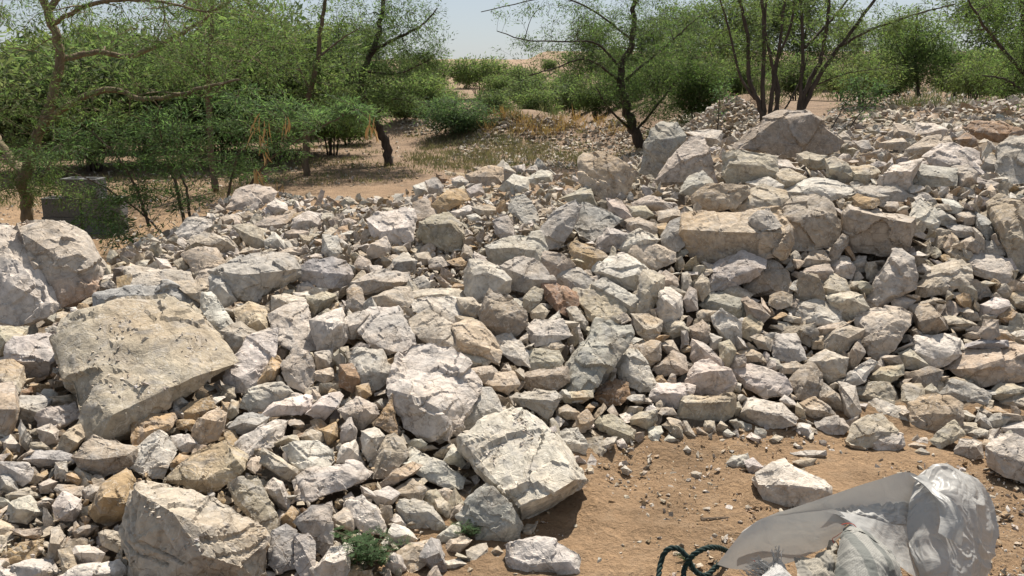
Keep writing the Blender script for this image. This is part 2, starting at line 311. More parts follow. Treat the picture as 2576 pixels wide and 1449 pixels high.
DATA['B2'] = '''
w|21,21 30,16 45,13 54,14 56,22 53,29 52,35 46,39 40,40 32,37 26,33|28,29,.22 50,27,.2|bulky white boulder with a grey lower face on the heap's crest|the bulky white crest boulder|50
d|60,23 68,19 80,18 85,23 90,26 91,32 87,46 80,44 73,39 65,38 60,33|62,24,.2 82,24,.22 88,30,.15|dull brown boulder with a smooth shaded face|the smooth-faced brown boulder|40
t|55,9 63,6 70,11 71,18 65,21 56,21|67,18,.15
o|69,9 80,0 93,-2 97,6 90,9 80,13 73,17|75,11,.12 90,6,.1
w|84,15 95,11 101,13 100,17 90,20 85,19|
t|100,12 112,10 120,14 118,18 105,17|
g|128,5 138,3 143,8 148,18 148,24 140,25 133,19 128,15|133,17,.1 146,20,.1|smooth grey slab leaning on the crest gravel|the leaning smooth grey slab|58
g|115,22 125,19 130,27 130,33 122,36 117,30|119,28,.12|grey stone with a reddish foot below the leaning smooth slab|
g|147,32 152,25 163,14 176,7 180,12 178,20 172,30 165,42 155,45 147,43|165,25,.12 152,38,.12|||48
b|175,25 183,9 195,12 205,19 212,21 203,27 195,33 190,37 180,33|190,33,.04|blue-grey flat slab propped on a grey boulder|the propped blue-grey slab|62
g|109,40 120,37 127,33 148,32 147,42 155,47 150,53 135,57 120,58 112,52|112,43,.2 130,42,.22 147,44,.15|||42
t|151,49 155,46 168,49 175,55 166,58 160,64 152,58|155,52,.15 165,55,.12
o|173,41 178,39 196,46 199,49 190,59 180,56 175,50|176,45,.16 192,50,.18|wedge block with a bright orange top edge|the orange-topped wedge
g|191,41 200,27 217,33 218,37 205,45 195,45|
w|211,42 218,32 225,29 232,34 240,36 232,42 222,48 214,46|
t|220,46 228,38 240,43 250,46 250,52 238,57 225,56|228,52,.12 246,50,.1
w|190,60 193,54 200,49 215,48 222,51 231,58 229,65 222,75 210,72 198,66|196,60,.16 222,62,.2 210,65,.2|big block with a bone-white slanting top among grey boulders|the white-topped slanting block
g|160,63 167,57 180,59 193,71 185,75 172,73 162,68|165,64,.15 183,70,.15
g|121,56 128,52 138,51 150,54 158,66 148,70 138,75 130,73 124,64|130,60,.12 145,66,.2|
w|94,60 98,53 108,53 112,58 120,59 128,66 126,75 115,80 108,86 100,83 94,75|99,63,.12 110,61,.18 125,67,.15|tall pale block with a ragged square top above the pointed boulder|the tall square-topped block|42
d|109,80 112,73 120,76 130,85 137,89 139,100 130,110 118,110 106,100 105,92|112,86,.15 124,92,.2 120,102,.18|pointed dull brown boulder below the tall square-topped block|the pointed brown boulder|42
t|137,80 145,73 151,75 150,82 142,90 138,87|142,82,.18
r|152,69 158,68 165,72 176,76 178,84 170,93 165,90 155,80|160,78,.12|
y|177,75 184,70 195,76 205,82 214,89 210,96 200,99 188,95 180,85|180,84,.1 191,93,.12 208,95,.08|golden tan brick-shaped block with a smooth sunlit top|the golden brick-shaped block|62
g|192,71 200,67 212,72 223,80 222,88 215,92 208,84 198,78|205,78,.16 218,86,.15
t|228,60 233,60 243,65 242,70 238,75 232,93 221,88 225,78 229,70|235,70,.15 228,80,.15|upright tan stone with a stepped profile next to the golden block|
w|240,75 248,74 256,80 256,92 250,100 242,97 239,85|
t|220,93 232,93 242,98 240,108 235,114 225,107|
t|242,98 258,98 262,105 250,110 242,105|
t|240,63 245,60 253,65 254,70 248,74 244,70|
w|141,101 147,97 165,97 172,108 160,113 147,116 142,110|147,108,.15 162,108,.12
t|143,90 150,85 156,90 152,96 144,95|
g|170,88 178,87 185,97 183,103 175,100|
w|116,112 123,106 128,106 142,122 141,131 133,129 122,121|125,118,.06 138,128,.06|narrow grey-white plank-like stone lying diagonally beside a dark gap|the plank-like diagonal stone|60
p|54,98 65,91 73,93 83,100 90,106 98,115 90,122 80,114 72,117 60,110 55,105|57,101,.02 75,111,.14 90,118,.14|pinkish slab with a deep shaded undercut edge|the undercut pinkish slab|62
y|84,102 96,98 104,100 113,109 120,119 118,130 105,128 97,121 88,121 92,110||smooth golden tan slab face split by a hairline crack|the smooth golden slab|58
w|11,96 22,89 42,88 48,97 54,108 56,115 45,120 35,123 24,119 17,110|20,113,.05 36,120,.08|flat white slab uphill of the brightest white boulder|the flat white slab|68
w|36,140 41,124 53,113 60,115 72,118 82,116 92,127 103,143 104,150 90,158 87,178 82,188 74,192 60,185 47,178 42,165 40,150 35,148|62,157,.18 73,163,.2 87,163,.12 45,158,.06|brightest white boulder, its shaded underside tapering to a point|the brightest white boulder|60
w|88,155 97,150 112,150 117,157 120,167 110,172 100,177 90,178 87,172|94,172,.15 115,163,.15
p|89,122 105,123 112,127 108,131 97,132 90,127|
t|97,134 115,132 119,137 112,143 100,143|
y|105,143 118,137 128,137 132,145 125,152 112,148|
t|142,121 150,119 163,121 166,128 160,134 145,136 141,130|146,128,.15 160,128,.15
t|151,118 157,113 164,112 168,116 165,121 155,121|
d|136,139 150,135 168,133 170,143 160,150 145,150 138,145|142,140,.18 165,137,.18
g|168,133 172,125 183,110 192,97 205,98 217,101 219,110 207,108 193,113 193,128 190,140 185,155 175,157 168,148|190,113,.12 178,130,.1|tall grey stone with a bright cap beside the brown round rock|the bright-capped grey stone
t|193,112 200,108 210,109 218,118 210,124 200,128 195,120|200,118,.2 212,118,.15
w|202,127 212,121 221,120 230,128 237,143 235,150 225,150 215,145 205,135|210,133,.12 228,145,.1
t|225,117 233,113 240,114 240,125 232,130 226,124|
t|240,113 250,112 254,120 247,123 241,118|
t|236,133 250,120 258,125 260,135 250,138 240,138|
w|53,83 66,80 88,81 88,98 80,100 70,93 57,90|85,92,.05 70,90,.08|||64
t|25,80 40,74 50,73 54,83 48,88 38,88 30,86||||66
t|4,75 10,71 15,75 18,88 12,91 5,88|9,79,.15
p|10,68 30,60 50,60 52,68 40,73 15,77||||68
g|40,52 47,47 56,52 55,60 45,60 38,58|
p|55,75 75,73 90,75 90,80 70,82 55,80||||66
p|66,52 75,49 81,55 72,60 67,57|
o|80,52 90,50 96,54 92,58 84,56|
w|71,40 76,38 80,43 75,46 72,45|
t|90,48 93,40 98,42 100,52 95,52|
t|56,47 65,46 68,52 62,55 57,53|
p|22,40 33,35 36,42 34,47 25,49 20,46|
t|35,42 47,41 49,45 40,47|
w|0,98 12,91 20,92 12,100 10,110 0,110|
g|5,133 12,120 30,120 32,130 37,138 28,148 15,150 3,140|12,128,.12 30,136,.12
r|0,132 8,131 15,137 15,146 8,150 0,146||rough rust-brown knob of rock among white slabs|the rust-brown knob
t|88,81 97,80 105,87 100,95 90,93|
g|96,87 106,85 107,92 100,95|
t|87,94 95,94 105,98 100,101 90,100|
p|200,5 212,7 220,19 212,21 202,17|
t|218,12 230,11 235,17 228,20 219,19|
t|220,8 232,3 248,9 247,13 235,14 222,11|
t|240,15 253,11 255,18 245,23 240,21|
t|215,22 225,19 235,24 237,30 228,33 218,30|
o|237,25 245,24 247,31 240,33|
g|242,33 248,24 260,20 258,40 250,45 243,42|247,33,.15
t|166,5 180,-2 188,-5 191,10 180,10|
w|95,18 101,17 107,21 104,24 97,22|
t|97,26 105,24 108,28 100,30|
'''
DATA['B3'] = '''
y|0,27 2,18 18,14 40,14 60,14 70,14 76,20 82,28 81,40 75,49 60,47 40,46 25,50 13,52 5,47 0,42 -4,35|-1,28,.2 10,29,.24 50,30,.25 80,29,.2|long golden tan block with a flat top and sheer front, a stone on it|the long flat-topped block|45
g|51,20 57,16 65,14 73,25 69,28 60,29 53,25|57,22,.15|grey stone resting on top of the long flat-topped block||50 U
t|37,12 48,0 60,-5 75,0 77,5 70,14 55,14 40,15|45,8,.12 70,5,.12
t|10,4 20,-5 45,-3 48,2 38,12 25,14 12,10|18,5,.1 35,6,.1
t|75,13 82,3 100,2 113,8 114,17 118,28 116,40 100,43 88,45 81,43 83,28 77,20|90,20,.18 105,18,.18|chunky many-sided tan boulder between the long block and the cube|the many-sided tan boulder|45
t|122,25 126,10 140,13 175,19 174,25 170,45 153,49 130,45 118,35|127,14,.25 173,23,.25 125,30,.15|cube-like tan boulder with a flat shaded face and small stones on top|the cube-like boulder|30
o|129,4 133,2 147,5 148,9 143,12 130,12|133,8,.15|brown stone resting on the cube-like boulder||50 U
t|150,11 157,8 164,12 165,15 155,14||small pointed stone resting on the cube-like boulder||50 U
g|137,-3 160,-5 170,2 165,7 150,6|
w|174,10 180,6 190,14 195,20 190,28 180,25 173,18|178,20,.1 190,24,.1|||55
g|188,15 195,13 205,20 206,24 198,25 190,23|
w|196,6 203,6 212,12 207,16 200,15|
t|207,17 215,15 222,18 220,24 212,26|
b|222,16 227,18 235,22 236,32 230,36 222,28|
t|232,10 240,5 255,10 270,30 270,55 255,60 245,50 240,35 235,25|242,25,.12 255,35,.12|massive tan boulder with a rough rounded side above the stone shards|the massive rough boulder
y|187,35 195,29 201,31 199,38 210,43 215,50 205,48 190,40|203,46,.06|||62
g|200,26 210,25 221,30 220,34 205,34|
t|210,37 218,34 225,40 222,45 212,44|
g|224,42 228,37 243,38 242,47 230,46|232,42,.12
p|214,50 222,45 238,45 245,53 249,67 240,69 225,63 216,60|220,56,.12 240,62,.12|wide pale stone with a pitted lit face at the foot of the massive boulder|
t|177,70 188,58 200,53 208,52 214,57 217,65 214,70 200,75 185,79 178,78|185,72,.15 210,64,.12|tan wedge-shaped boulder with a dark hollow in its top|the hollow-topped wedge
p|140,75 150,60 158,43 165,44 175,50 172,57 178,65 176,73 165,78 155,85 143,88 136,85|156,62,.15 170,66,.12 158,78,.14|tall craggy pinkish boulder standing up among tan stones|the craggy pinkish boulder|35
d|109,53 113,43 120,33 124,35 123,40 117,50 112,55|117,44,.12|thin upright stone shard like a stump beside the cube-like boulder||25
t|90,53 96,46 105,45 110,52 100,57 90,56|
w|113,57 120,48 126,50 130,57 127,65 115,62|
t|85,64 95,57 110,55 113,60 108,66 100,63|
d|85,80 90,62 102,64 107,75 106,82 95,83|97,68,.08|flat-faced brown stone shaped like a gravestone||30
t|106,72 112,62 122,68 124,74 115,82 109,82|
p|110,80 125,75 135,78 139,87 130,95 120,95 112,87|
w|76,87 90,83 108,82 117,90 115,100 107,101 95,98 85,92|83,91,.04 105,95,.12|||56
g|22,65 23,57 35,49 45,47 52,51 61,52 61,58 50,66 35,72 21,75|24,64,.12 57,57,.14 40,64,.15|flat grey-white boulder with a ragged lit top under the long block|the ragged grey-white boulder
d|35,45 50,44 62,47 70,52 80,60 83,72 80,76 70,75 60,78 50,76 48,70 60,60|68,60,.08
t|31,72 40,70 52,77 50,80 38,81 31,78|
e|14,85 20,76 28,76 45,82 47,92 40,95 30,90 20,89|22,82,.1 42,88,.1|dark green-grey rock among tan stones|the green-grey rock
d|45,82 50,80 60,87 65,93 60,99 50,95|
t|66,78 75,76 82,78 82,85 72,88 66,85|70,80,.15
p|131,95 145,88 165,88 174,92 172,100 160,117 148,127 140,123 131,108|158,112,.04 140,118,.04|big leaning slab with a reddish blotch on its smooth face|the red-blotched leaning slab|52
t|106,112 112,103 120,98 136,104 134,109 125,118 116,123 107,118|114,106,.2 126,110,.18
d|173,87 185,85 195,95 200,103 190,108 180,110 178,95|
w|158,80 168,78 175,82 170,88 160,88|
w|173,118 178,110 195,109 208,111 209,122 200,130 190,133 178,127|177,121,.12 204,123,.14 190,126,.14|bluish white boulder perched at the end of the big tan ledge|the bluish white boulder
y|197,133 210,120 225,112 250,117 270,118 270,140 240,146 225,148 215,137|219,133,.2 245,126,.16 268,120,.1|big tan ledge block carrying a few loose stones on its flat top|the big tan ledge|50
b|215,114 228,111 243,112 245,117 230,118 215,117||thin blue-grey slab lying flat on the big tan ledge||60 U
t|224,108 228,97 238,97 239,108 232,111|230,102,.12|squared stone standing on the thin blue-grey slab||35 U
t|212,108 223,104 224,110 215,111|
w|246,106 262,105 262,115 250,114|
o|235,90 243,86 252,91 248,100 238,97|
w|226,85 235,80 245,82 246,86 235,95 226,92|
t|246,77 258,75 268,80 268,90 250,87|
g|208,90 215,87 222,90 225,97 215,97|
t|192,95 205,92 213,97 220,100 215,103 200,101|
t|200,101 217,100 217,104 202,105|
w|24,95 30,90 40,95 44,100 43,110 38,115 28,107 24,100|28,104,.12
y|44,107 45,98 52,92 60,100 58,105 52,111|52,102,.15
t|11,91 15,89 25,90 22,97 12,97|
t|4,103 15,98 20,103 20,112 15,115 7,109|
g|20,107 30,110 28,117 22,119|
p|7,125 8,112 15,115 30,128 29,131 20,132 10,130|
t|28,115 35,113 40,120 35,132 28,127|
p|3,142 10,130 20,128 35,135 38,145 25,152 5,152|
g|67,115 72,109 85,108 91,118 92,125 80,129 70,126|72,117,.12 88,119,.14|rounded grey block like a worn cube beside the ochre-tan slab stones|the worn grey cube
w|40,134 52,129 65,132 78,140 82,148 78,154 62,155 48,147|50,145,.08 72,150,.1|glaring white split rock with frayed layers|the glaring white split rock|60
d|82,143 90,133 97,130 105,138 106,147 97,156 88,155|94,142,.15
p|96,130 108,119 124,126 123,138 110,143 105,137|
t|72,130 85,128 92,132 88,137 75,137|
d|70,105 85,101 98,100 100,107 95,116 88,110 75,108|88,106,.16
t|100,103 115,100 128,97 120,105 105,110|
t|96,110 106,109 106,118 98,118|
w|121,142 130,132 140,127 145,130 138,142 125,148|128,142,.08 138,136,.06
t|142,140 150,132 165,131 166,138 155,145 145,145|
d|168,137 185,132 196,135 190,147 175,150|178,139,.12
t|163,122 172,118 185,130 180,135 168,133|
d|197,143 205,140 218,143 215,150 200,150|
d|125,125 133,113 137,122 130,135 124,133|
g|0,62 4,61 7,68 5,73 0,73|
t|8,70 15,63 20,68 20,75 15,82 9,77|
g|0,82 5,72 10,75 11,88 3,90|
t|52,110 58,107 67,115 66,120 58,118|
t|42,122 50,118 60,122 62,128 45,128|
'''
DATA['C1'] = '''
t|90,110 98,103 104,98 103,80 105,74 112,71 130,73 147,78 165,85 180,96 195,107 200,115 199,130 203,158 100,158 97,130 95,118|128,94,.2 110,107,.14 150,104,.2 152,130,.2 105,82,.08 178,115,.12 182,138,.14|great domed boulder with parallel grooves on its back and a shaded face|the great grooved boulder|44 V
o|67,97 78,76 95,65 100,70 104,83 103,92 95,102 82,108 75,106||flat ochre-brown slab leaning on the great grooved boulder|the leaning ochre slab|58
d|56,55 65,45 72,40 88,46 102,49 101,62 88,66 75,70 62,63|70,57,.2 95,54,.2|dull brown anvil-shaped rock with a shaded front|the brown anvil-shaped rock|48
o|100,30 107,25 115,22 130,23 133,27 128,33 125,36 112,42 105,50 100,43|108,36,.12 125,31,.12|lumpy ochre rock tucked under the broad flat-topped slab|the lumpy ochre rock
w|99,62 104,47 113,40 120,36 127,40 133,50 128,60 122,70 108,70|108,58,.12 122,58,.12
y|125,72 138,60 145,53 170,41 180,47 186,54 183,65 170,75 160,82 145,77|155,72,.15 178,57,.15 145,70,.08|large golden tan block, diamond-shaped, uphill of the great grooved boulder|the diamond-shaped golden block|58
o|136,20 145,14 158,10 161,18 150,24 145,28 137,25|146,22,.12|vivid orange layered stone in the shade of the broad slab|the vivid orange stone
o|134,27 145,27 150,32 145,36 134,33|
y|145,38 155,27 165,18 170,24 165,40 152,45|
t|171,24 175,13 180,14 180,22 174,26|
b|173,33 180,25 190,22 202,25 198,32 185,38|
w|177,45 195,33 207,27 217,28 212,45 200,50 188,54|190,49,.06|wide white flaky slab lying between smaller white stones|the wide flaky slab|62
w|200,22 210,12 222,9 233,10 233,18 225,23 210,24 202,24||bright white tablet-like slab||66
w|232,22 240,15 255,7 258,10 250,22 245,27|
g|180,17 185,8 195,2 210,0 220,7 210,11 200,20 190,20|190,14,.12
t|196,60 200,50 212,55 222,63 226,70 218,73 205,66|
w|212,48 220,45 225,55 232,52 240,43 250,50 252,58 245,63 230,67 222,60|232,58,.12
w|223,73 230,67 250,62 265,60 280,67 275,73 268,76 250,83 235,88 224,87|230,78,.1 268,71,.1|long off-white slab with a chamfered side beside the great grooved boulder|the long chamfered slab|58
d|172,77 180,72 195,70 205,90 210,103 208,115 200,119 199,107 190,98 178,90|195,88,.1
w|200,80 207,73 213,75 218,87 217,95 210,92|
o|212,102 220,93 225,97 222,108 214,107|
b|202,128 205,112 215,108 223,112 222,138 210,140 203,135|207,130,.1 218,125,.1
g|222,115 232,115 238,120 238,142 230,150 222,135|228,122,.15
g|222,105 235,93 250,90 252,110 250,125 243,130 238,118|238,102,.12
w|236,140 250,125 262,123 264,140 255,152 240,152|
w|40,92 47,83 60,88 61,95 55,103 43,103||off-white plate-like stone with a hexagonal outline||62
b|20,57 25,51 45,51 57,54 53,60 30,62|
w|42,60 50,59 51,71 42,71|
w|0,60 20,61 25,65 22,73 16,77 10,70 0,66|15,68,.12
g|0,69 8,69 14,80 8,84 0,80|
o|22,75 35,65 36,68 28,75|
o|50,68 56,66 63,72 58,76 51,73|
p|30,76 37,72 43,74 37,83 30,83|
g|62,80 68,76 76,78 77,85 68,88 63,86|
t|42,80 45,76 62,77 62,84 50,86|
d|23,90 35,87 40,92 33,96 23,94|
d|5,84 20,79 30,85 18,88 6,88|
w|8,90 22,86 32,97 20,105 8,103|
o|0,132 15,121 31,118 31,128 20,134 5,135|20,128,.08|thin orange wedge of stone pointing away from the grooved boulder||55
t|10,110 30,108 33,115 25,118 12,114|
t|35,130 38,110 45,107 50,115 48,128 40,135|
d|55,111 65,106 73,108 65,115 58,117|
p|75,113 80,110 92,112 95,118 88,125 78,122|
w|52,130 58,123 68,122 77,128 73,136 60,136|
w|12,138 25,133 38,134 42,142 35,150 15,150|
w|0,140 12,140 14,150 0,150|
w|45,146 60,138 75,137 88,133 92,140 85,152 45,152|
g|10,20 17,10 30,9 38,12 35,20 25,26 12,25|
g|27,25 40,18 55,14 59,20 58,26 45,31 38,37 30,33|35,25,.1
y|38,10 52,8 57,9 57,14 45,17 36,18|
g|28,34 38,30 45,35 43,44 33,45|
y|43,50 48,38 55,33 62,31 63,40 58,48 50,52||||60
w|0,43 8,39 15,46 14,51 5,50|
o|2,55 5,49 11,55 8,58|
t|-5,2 10,0 14,20 10,35 5,40 -5,40|
w|130,40 142,38 148,45 140,52 132,47|
o|128,60 135,52 142,55 138,60 130,66|
o|242,35 253,30 255,40 248,45|
t|228,40 235,35 243,37 243,43 235,46|
'''
DATA['C2'] = '''
w|92,50 93,42 105,30 118,23 130,19 140,20 150,27 160,40 170,53 185,70 186,73 178,80 165,88 150,97 136,103 130,97 122,88 112,75 104,65 98,57|134,94,.3 155,85,.32 177,72,.28|great tilted white slab with a shaded edge overhanging the bare soil|the great tilted white slab|55
b|88,100 95,90 105,80 110,76 117,83 125,92 135,103 138,108 133,115 123,119 110,115 102,118 95,110|110,92,.1 124,108,.16 100,104,.1|blue-grey triangular rock leaning against the great tilted slab|the blue-grey triangular rock|34
w|123,121 128,117 145,116 160,118 170,124 180,127 181,131 177,142 160,143 140,144 128,140 124,132|126,130,.1 142,136,.14 172,134,.12|white oblong block lying alone on the bare soil|the lone white oblong block|52 G
g|42,92 45,88 55,86 65,89 72,97 79,107 75,111 60,111 48,107 43,98|48,97,.15 66,96,.12|grey rock with a white ragged corner beside the triangular rock|the white-cornered grey rock|45
w|50,50 52,48 60,52 75,60 92,69 90,78 80,79 68,74 58,68 53,60|60,66,.06 82,76,.06|||58
w|15,36 25,33 32,40 27,52 20,58 16,50|
d|34,40 40,38 45,43 49,53 42,63 35,70 25,70 22,55 30,48|32,50,.12 42,52,.1
t|28,78 40,66 52,60 60,62 55,68 40,76|
w|23,83 35,78 42,83 38,90 28,92|
w|5,90 15,86 25,93 33,108 30,113 15,110 8,100|12,102,.1|||54
t|-5,101 5,93 10,103 8,111 -4,108|
d|40,80 53,73 62,80 60,88 48,88 42,85|
w|78,58 85,47 91,55 93,60 90,63|
t|70,53 82,45 84,47 78,54|
w|36,112 40,107 50,110 56,117 45,122 38,120|
w|37,103 42,99 49,106 45,110|
y|40,130 50,120 65,118 70,125 62,137 52,142|52,138,.06|||60
b|60,130 68,118 73,120 74,132 80,142 70,140 62,134|
w|33,137 38,128 45,135 48,140 40,143|
w|77,134 88,132 93,136 85,140 77,140|
w|73,115 82,108 89,105 89,115 80,120 74,120|
t|79,127 82,118 92,115 97,118 88,128|
t|71,88 76,87 83,94 80,100 72,96|
t|83,97 90,91 94,95 90,101 82,102|
t|112,127 118,122 123,127 121,131 113,130||small round tan stone touching the lone white oblong block||50 G
w|163,37 170,34 178,35 185,45 183,53 172,53 165,45|170,45,.15 180,45,.12
t|177,27 185,20 190,27 188,34 180,37 175,32|
t|162,20 170,16 178,22 176,27 168,25 162,24|
t|167,8 178,5 189,4 189,10 182,15 170,14|
g|130,11 145,5 160,6 166,10 160,20 155,27 150,22 140,17|142,11,.15 160,12,.12
r|192,10 196,2 205,-3 215,0 217,8 210,15 200,16|200,6,.12 210,6,.12|round rust-brown rock half in shade under a propped stone|the round rust-brown rock
t|191,30 195,25 205,24 222,34 222,43 215,45 200,38 195,36|198,31,.14 218,39,.14|tan oblong block at the foot of the heap on the soil's edge||52 G
g|192,48 200,40 208,40 207,45 198,52||small grey-white twin stone on the soil below the tan oblong block||50 G
w|207,43 212,41 216,47 213,50 208,47|||| 50 G
t|217,27 225,22 237,20 236,28 230,34 220,30|
t|241,31 245,28 257,34 258,40 252,41||||50 G
w|242,43 247,38 255,42 250,45||||50 G
w|235,10 240,0 255,0 265,2 262,12 252,17 240,14|
w|211,64 214,61 219,66 216,69 212,68||single small white stone on the trodden soil||50 G
o|11,2 20,0 22,8 15,12 11,10|
p|0,20 12,11 25,16 28,23 15,35 5,28|
o|25,30 32,22 38,10 40,25 43,35 40,38 30,33|30,28,.1
g|0,33 7,26 11,35 10,45 0,45|
w|0,47 10,43 15,57 5,60 -2,58|
t|185,64 190,63 191,69 187,70||||50 G
'''
DATA['C3'] = '''
w|52,72 55,67 70,60 77,58 90,64 105,71 111,78 111,83 100,88 85,92 75,92 62,87|57,76,.14 80,76,.18 104,79,.14|white boulder with a flat top sitting alone on the soil beside the plastic|the lone white soil boulder|50 G
g|33,60 38,54 49,52 50,56 46,63 40,65|38,58,.15|small grey block beside the lone white soil boulder||48 G
w|46,58 53,55 62,63 53,70 49,65||small white block touching the lone white soil boulder||52 G
g|81,52 90,50 108,50 108,54 95,57 82,55||flat grey stone lying on the soil uphill of the white soil boulder||55 G
t|82,59 92,55 102,56 97,64 88,62||||50 G
w|83,46 85,44 91,48 88,50||||50 G
t|121,44 127,30 140,23 150,22 160,28 164,35 160,42 150,48 138,50 127,48|130,40,.1 152,36,.1|rounded tan boulder at the heap's foot with a white stone against it|the rounded foot boulder|52 G
w|139,46 143,36 155,36 167,38 169,47 160,53 150,54|144,45,.12 163,45,.12|crisp white stone leaning on the rounded foot boulder||48 G
t|186,42 200,30 205,28 213,38 205,44 195,50|195,44,.12 208,38,.1|tan block tipped on its edge at the heap's foot||50 G
g|205,50 208,41 220,40 227,43 227,56 215,57 205,54|209,47,.12 222,47,.14|grey cube-shaped stone on the soil by the long pinkish slab||46 G
p|230,48 240,38 250,38 268,45 268,77 245,70 230,62|232,50,.14 250,54,.16 266,62,.12|long pinkish slab with a lit top lying on soil beyond the plastic|the long pinkish slab|50 G
t|170,22 172,15 180,11 200,11 210,15 211,25 208,35 195,37 175,35 170,28|176,23,.12 202,22,.14|large tan block with a blank shaded face at the heap's foot|the blank-faced foot block|46
w|140,15 147,12 160,20 171,28 171,33 160,31 143,21|155,24,.06|narrow white plank-like slab leaning beside the blank-faced foot block||60
g|100,28 115,25 122,25 127,33 122,39 110,38 102,33|106,31,.12 122,31,.12|||48 G
w|43,24 48,17 50,11 60,12 75,14 86,25 86,31 75,35 60,34 48,28||white flaky boulder with a fretted lower edge at the heap's foot|the fretted white boulder|58 G
t|0,12 12,9 35,8 39,12 36,24 28,28 10,28 -2,27|2,14,.18 35,13,.18|tan oblong boulder with a wholly shaded front at the heap's foot|the shaded oblong boulder|40
t|90,15 100,11 110,18 113,23 100,27 92,22|
d|103,10 107,0 120,10 123,20 115,20 105,14|
g|118,0 130,3 134,20 130,28 123,22 120,10|
t|133,8 140,0 155,0 160,7 158,15 145,14 138,13|142,9,.12
t|165,0 180,0 182,10 172,17 166,12|
e|181,5 188,0 194,8 190,10 182,9|
g|195,8 205,-2 220,0 231,8 230,14 215,16|205,6,.1
t|230,8 240,0 257,3 258,6 245,12 233,12|
b|220,30 223,20 230,25 234,33 225,35|
t|240,15 250,8 268,8 268,20 250,20|
g|215,37 222,33 231,35 230,40 220,41|
t|225,46 228,42 236,43 233,48 226,50||||50 G
t|170,46 175,44 184,47 180,50 170,49||||50 G
d|175,51 180,48 187,52 185,55 177,55||||50 G
w|48,40 52,36 60,41 57,45||||50 G
t|65,42 70,38 76,40 74,43 68,46||||50 G
w|29,39 34,34 40,38 35,41||||50 G
t|16,36 17,28 24,28 25,36|
t|25,35 29,27 34,32 30,37|
t|6,67 9,65 15,67 14,71 8,72||small tan stone by itself on the trodden soil||50 G
w|0,50 3,46 7,50 4,53||||50 G
t|36,17 42,14 45,20 40,24|
'''
DATA['A3'] = '''
d|38,110 50,98 60,90 72,84 95,84 105,95 113,100 121,107 115,114 100,118 85,118 70,115 55,110 42,113|74,88,.12 97,88,.14 72,108,.1 68,96,.1|great flat-topped brown boulder below the dark many-stemmed tree|the great brown boulder|36
g|-31,129 -28,111 -23,99 -16,94 -4,94 2,103 -2,112 -11,122 -17,132|-20,106,.15 -10,115,.1|tall pointed grey boulder beside the leaning tree trunk|the tall pointed grey boulder|38
p|-21,137 -11,122 0,110 5,103 15,103 20,112 26,133 18,136 5,138 -10,140|0,120,.12 15,120,.14|pale boulder with a split white crown against the pointed grey boulder|the split-crowned pale boulder|44
t|30,130 33,115 40,113 55,118 68,120 70,130 55,137 35,139|36,124,.16 60,126,.16
y|-76,137 -77,120 -73,116 -56,116 -44,125 -38,132 -41,141 -52,149 -59,151 -70,144|-70,128,.15 -55,124,.12 -57,142,.12|tan boulder with a smooth sloping face at the end of the crest|the smooth sloping tan boulder|42
p|5,100 22,98 29,99 29,108 20,110|
t|88,117 95,115 107,118 107,126 98,127 89,122|92,120,.15 104,121,.15
t|108,120 115,118 125,125 130,135 120,137 110,132|
t|127,127 140,125 148,130 140,138 130,136|
w|150,136 160,125 180,121 175,132 170,143 152,143|
g|173,126 180,123 190,127 205,128 205,140 195,138 180,137 172,140|178,131,.14 200,134,.14
w|183,118 195,110 205,108 222,115 223,123 210,127 195,127|190,119,.14 215,121,.1|pale tan boulder with a cracked sunny top|the cracked sunny boulder
g|238,112 247,104 270,103 270,137 245,137 236,130|243,115,.12 255,120,.1|large grey boulder with a ridged lit side above the cracked boulder|the ridged grey boulder
t|205,127 215,125 222,130 221,137 210,141|
t|172,113 185,104 200,103 202,110 185,118 175,119|
w|176,102 178,93 190,94 198,98 195,103|
t|160,103 160,93 170,95 176,100 172,104|
r|213,97 220,91 240,93 255,98 257,104 240,107 225,104|222,99,.14 245,100,.12|long rust-brown slab on the far gravel|the long rust-brown slab
r|205,105 215,100 222,105 222,112 210,110|
t|150,108 165,104 172,110 165,113 152,112|
t|47,108 52,104 54,112 48,114|
g|65,111 70,108 72,116 67,117|
g|225,128 232,117 240,120 235,130|
g|130,107 140,106 142,112 135,115|
t|118,102 122,99 127,105 122,108|
g|0,145 6,133 15,130 22,137 25,142 15,147|
y|70,130 80,128 92,134 85,139 74,141|
w|65,122 80,121 85,128 75,130|
w|50,138 65,134 75,140 72,146 60,146|
w|72,143 90,136 110,134 133,141 130,148 105,152 80,150|||| 60
g|130,142 145,141 158,147 150,155 135,152|
'''
DATA['A2'] = '''
r|72,131 77,130 80,135 77,138 72,136|
y|96,132 110,126 120,127 121,138 108,140 97,138|100,133,.14 116,133,.14|golden tan block on the crest of the gravel heap|
g|118,126 122,122 131,130 128,135 120,136|
w|130,126 138,124 139,130 133,131|
w|139,128 146,125 150,131 142,132|
g|146,125 148,120 155,127 150,129|
w|141,135 150,128 158,131 158,137 145,139|
w|120,142 130,132 140,134 140,143 130,147|
g|64,137 72,134 76,140 75,147 62,147|
w|55,141 62,138 65,145 57,149|
g|84,137 90,134 96,137 94,142 86,142|
t|81,146 92,140 94,146 85,150|
w|95,143 105,139 107,146 97,150|
'''

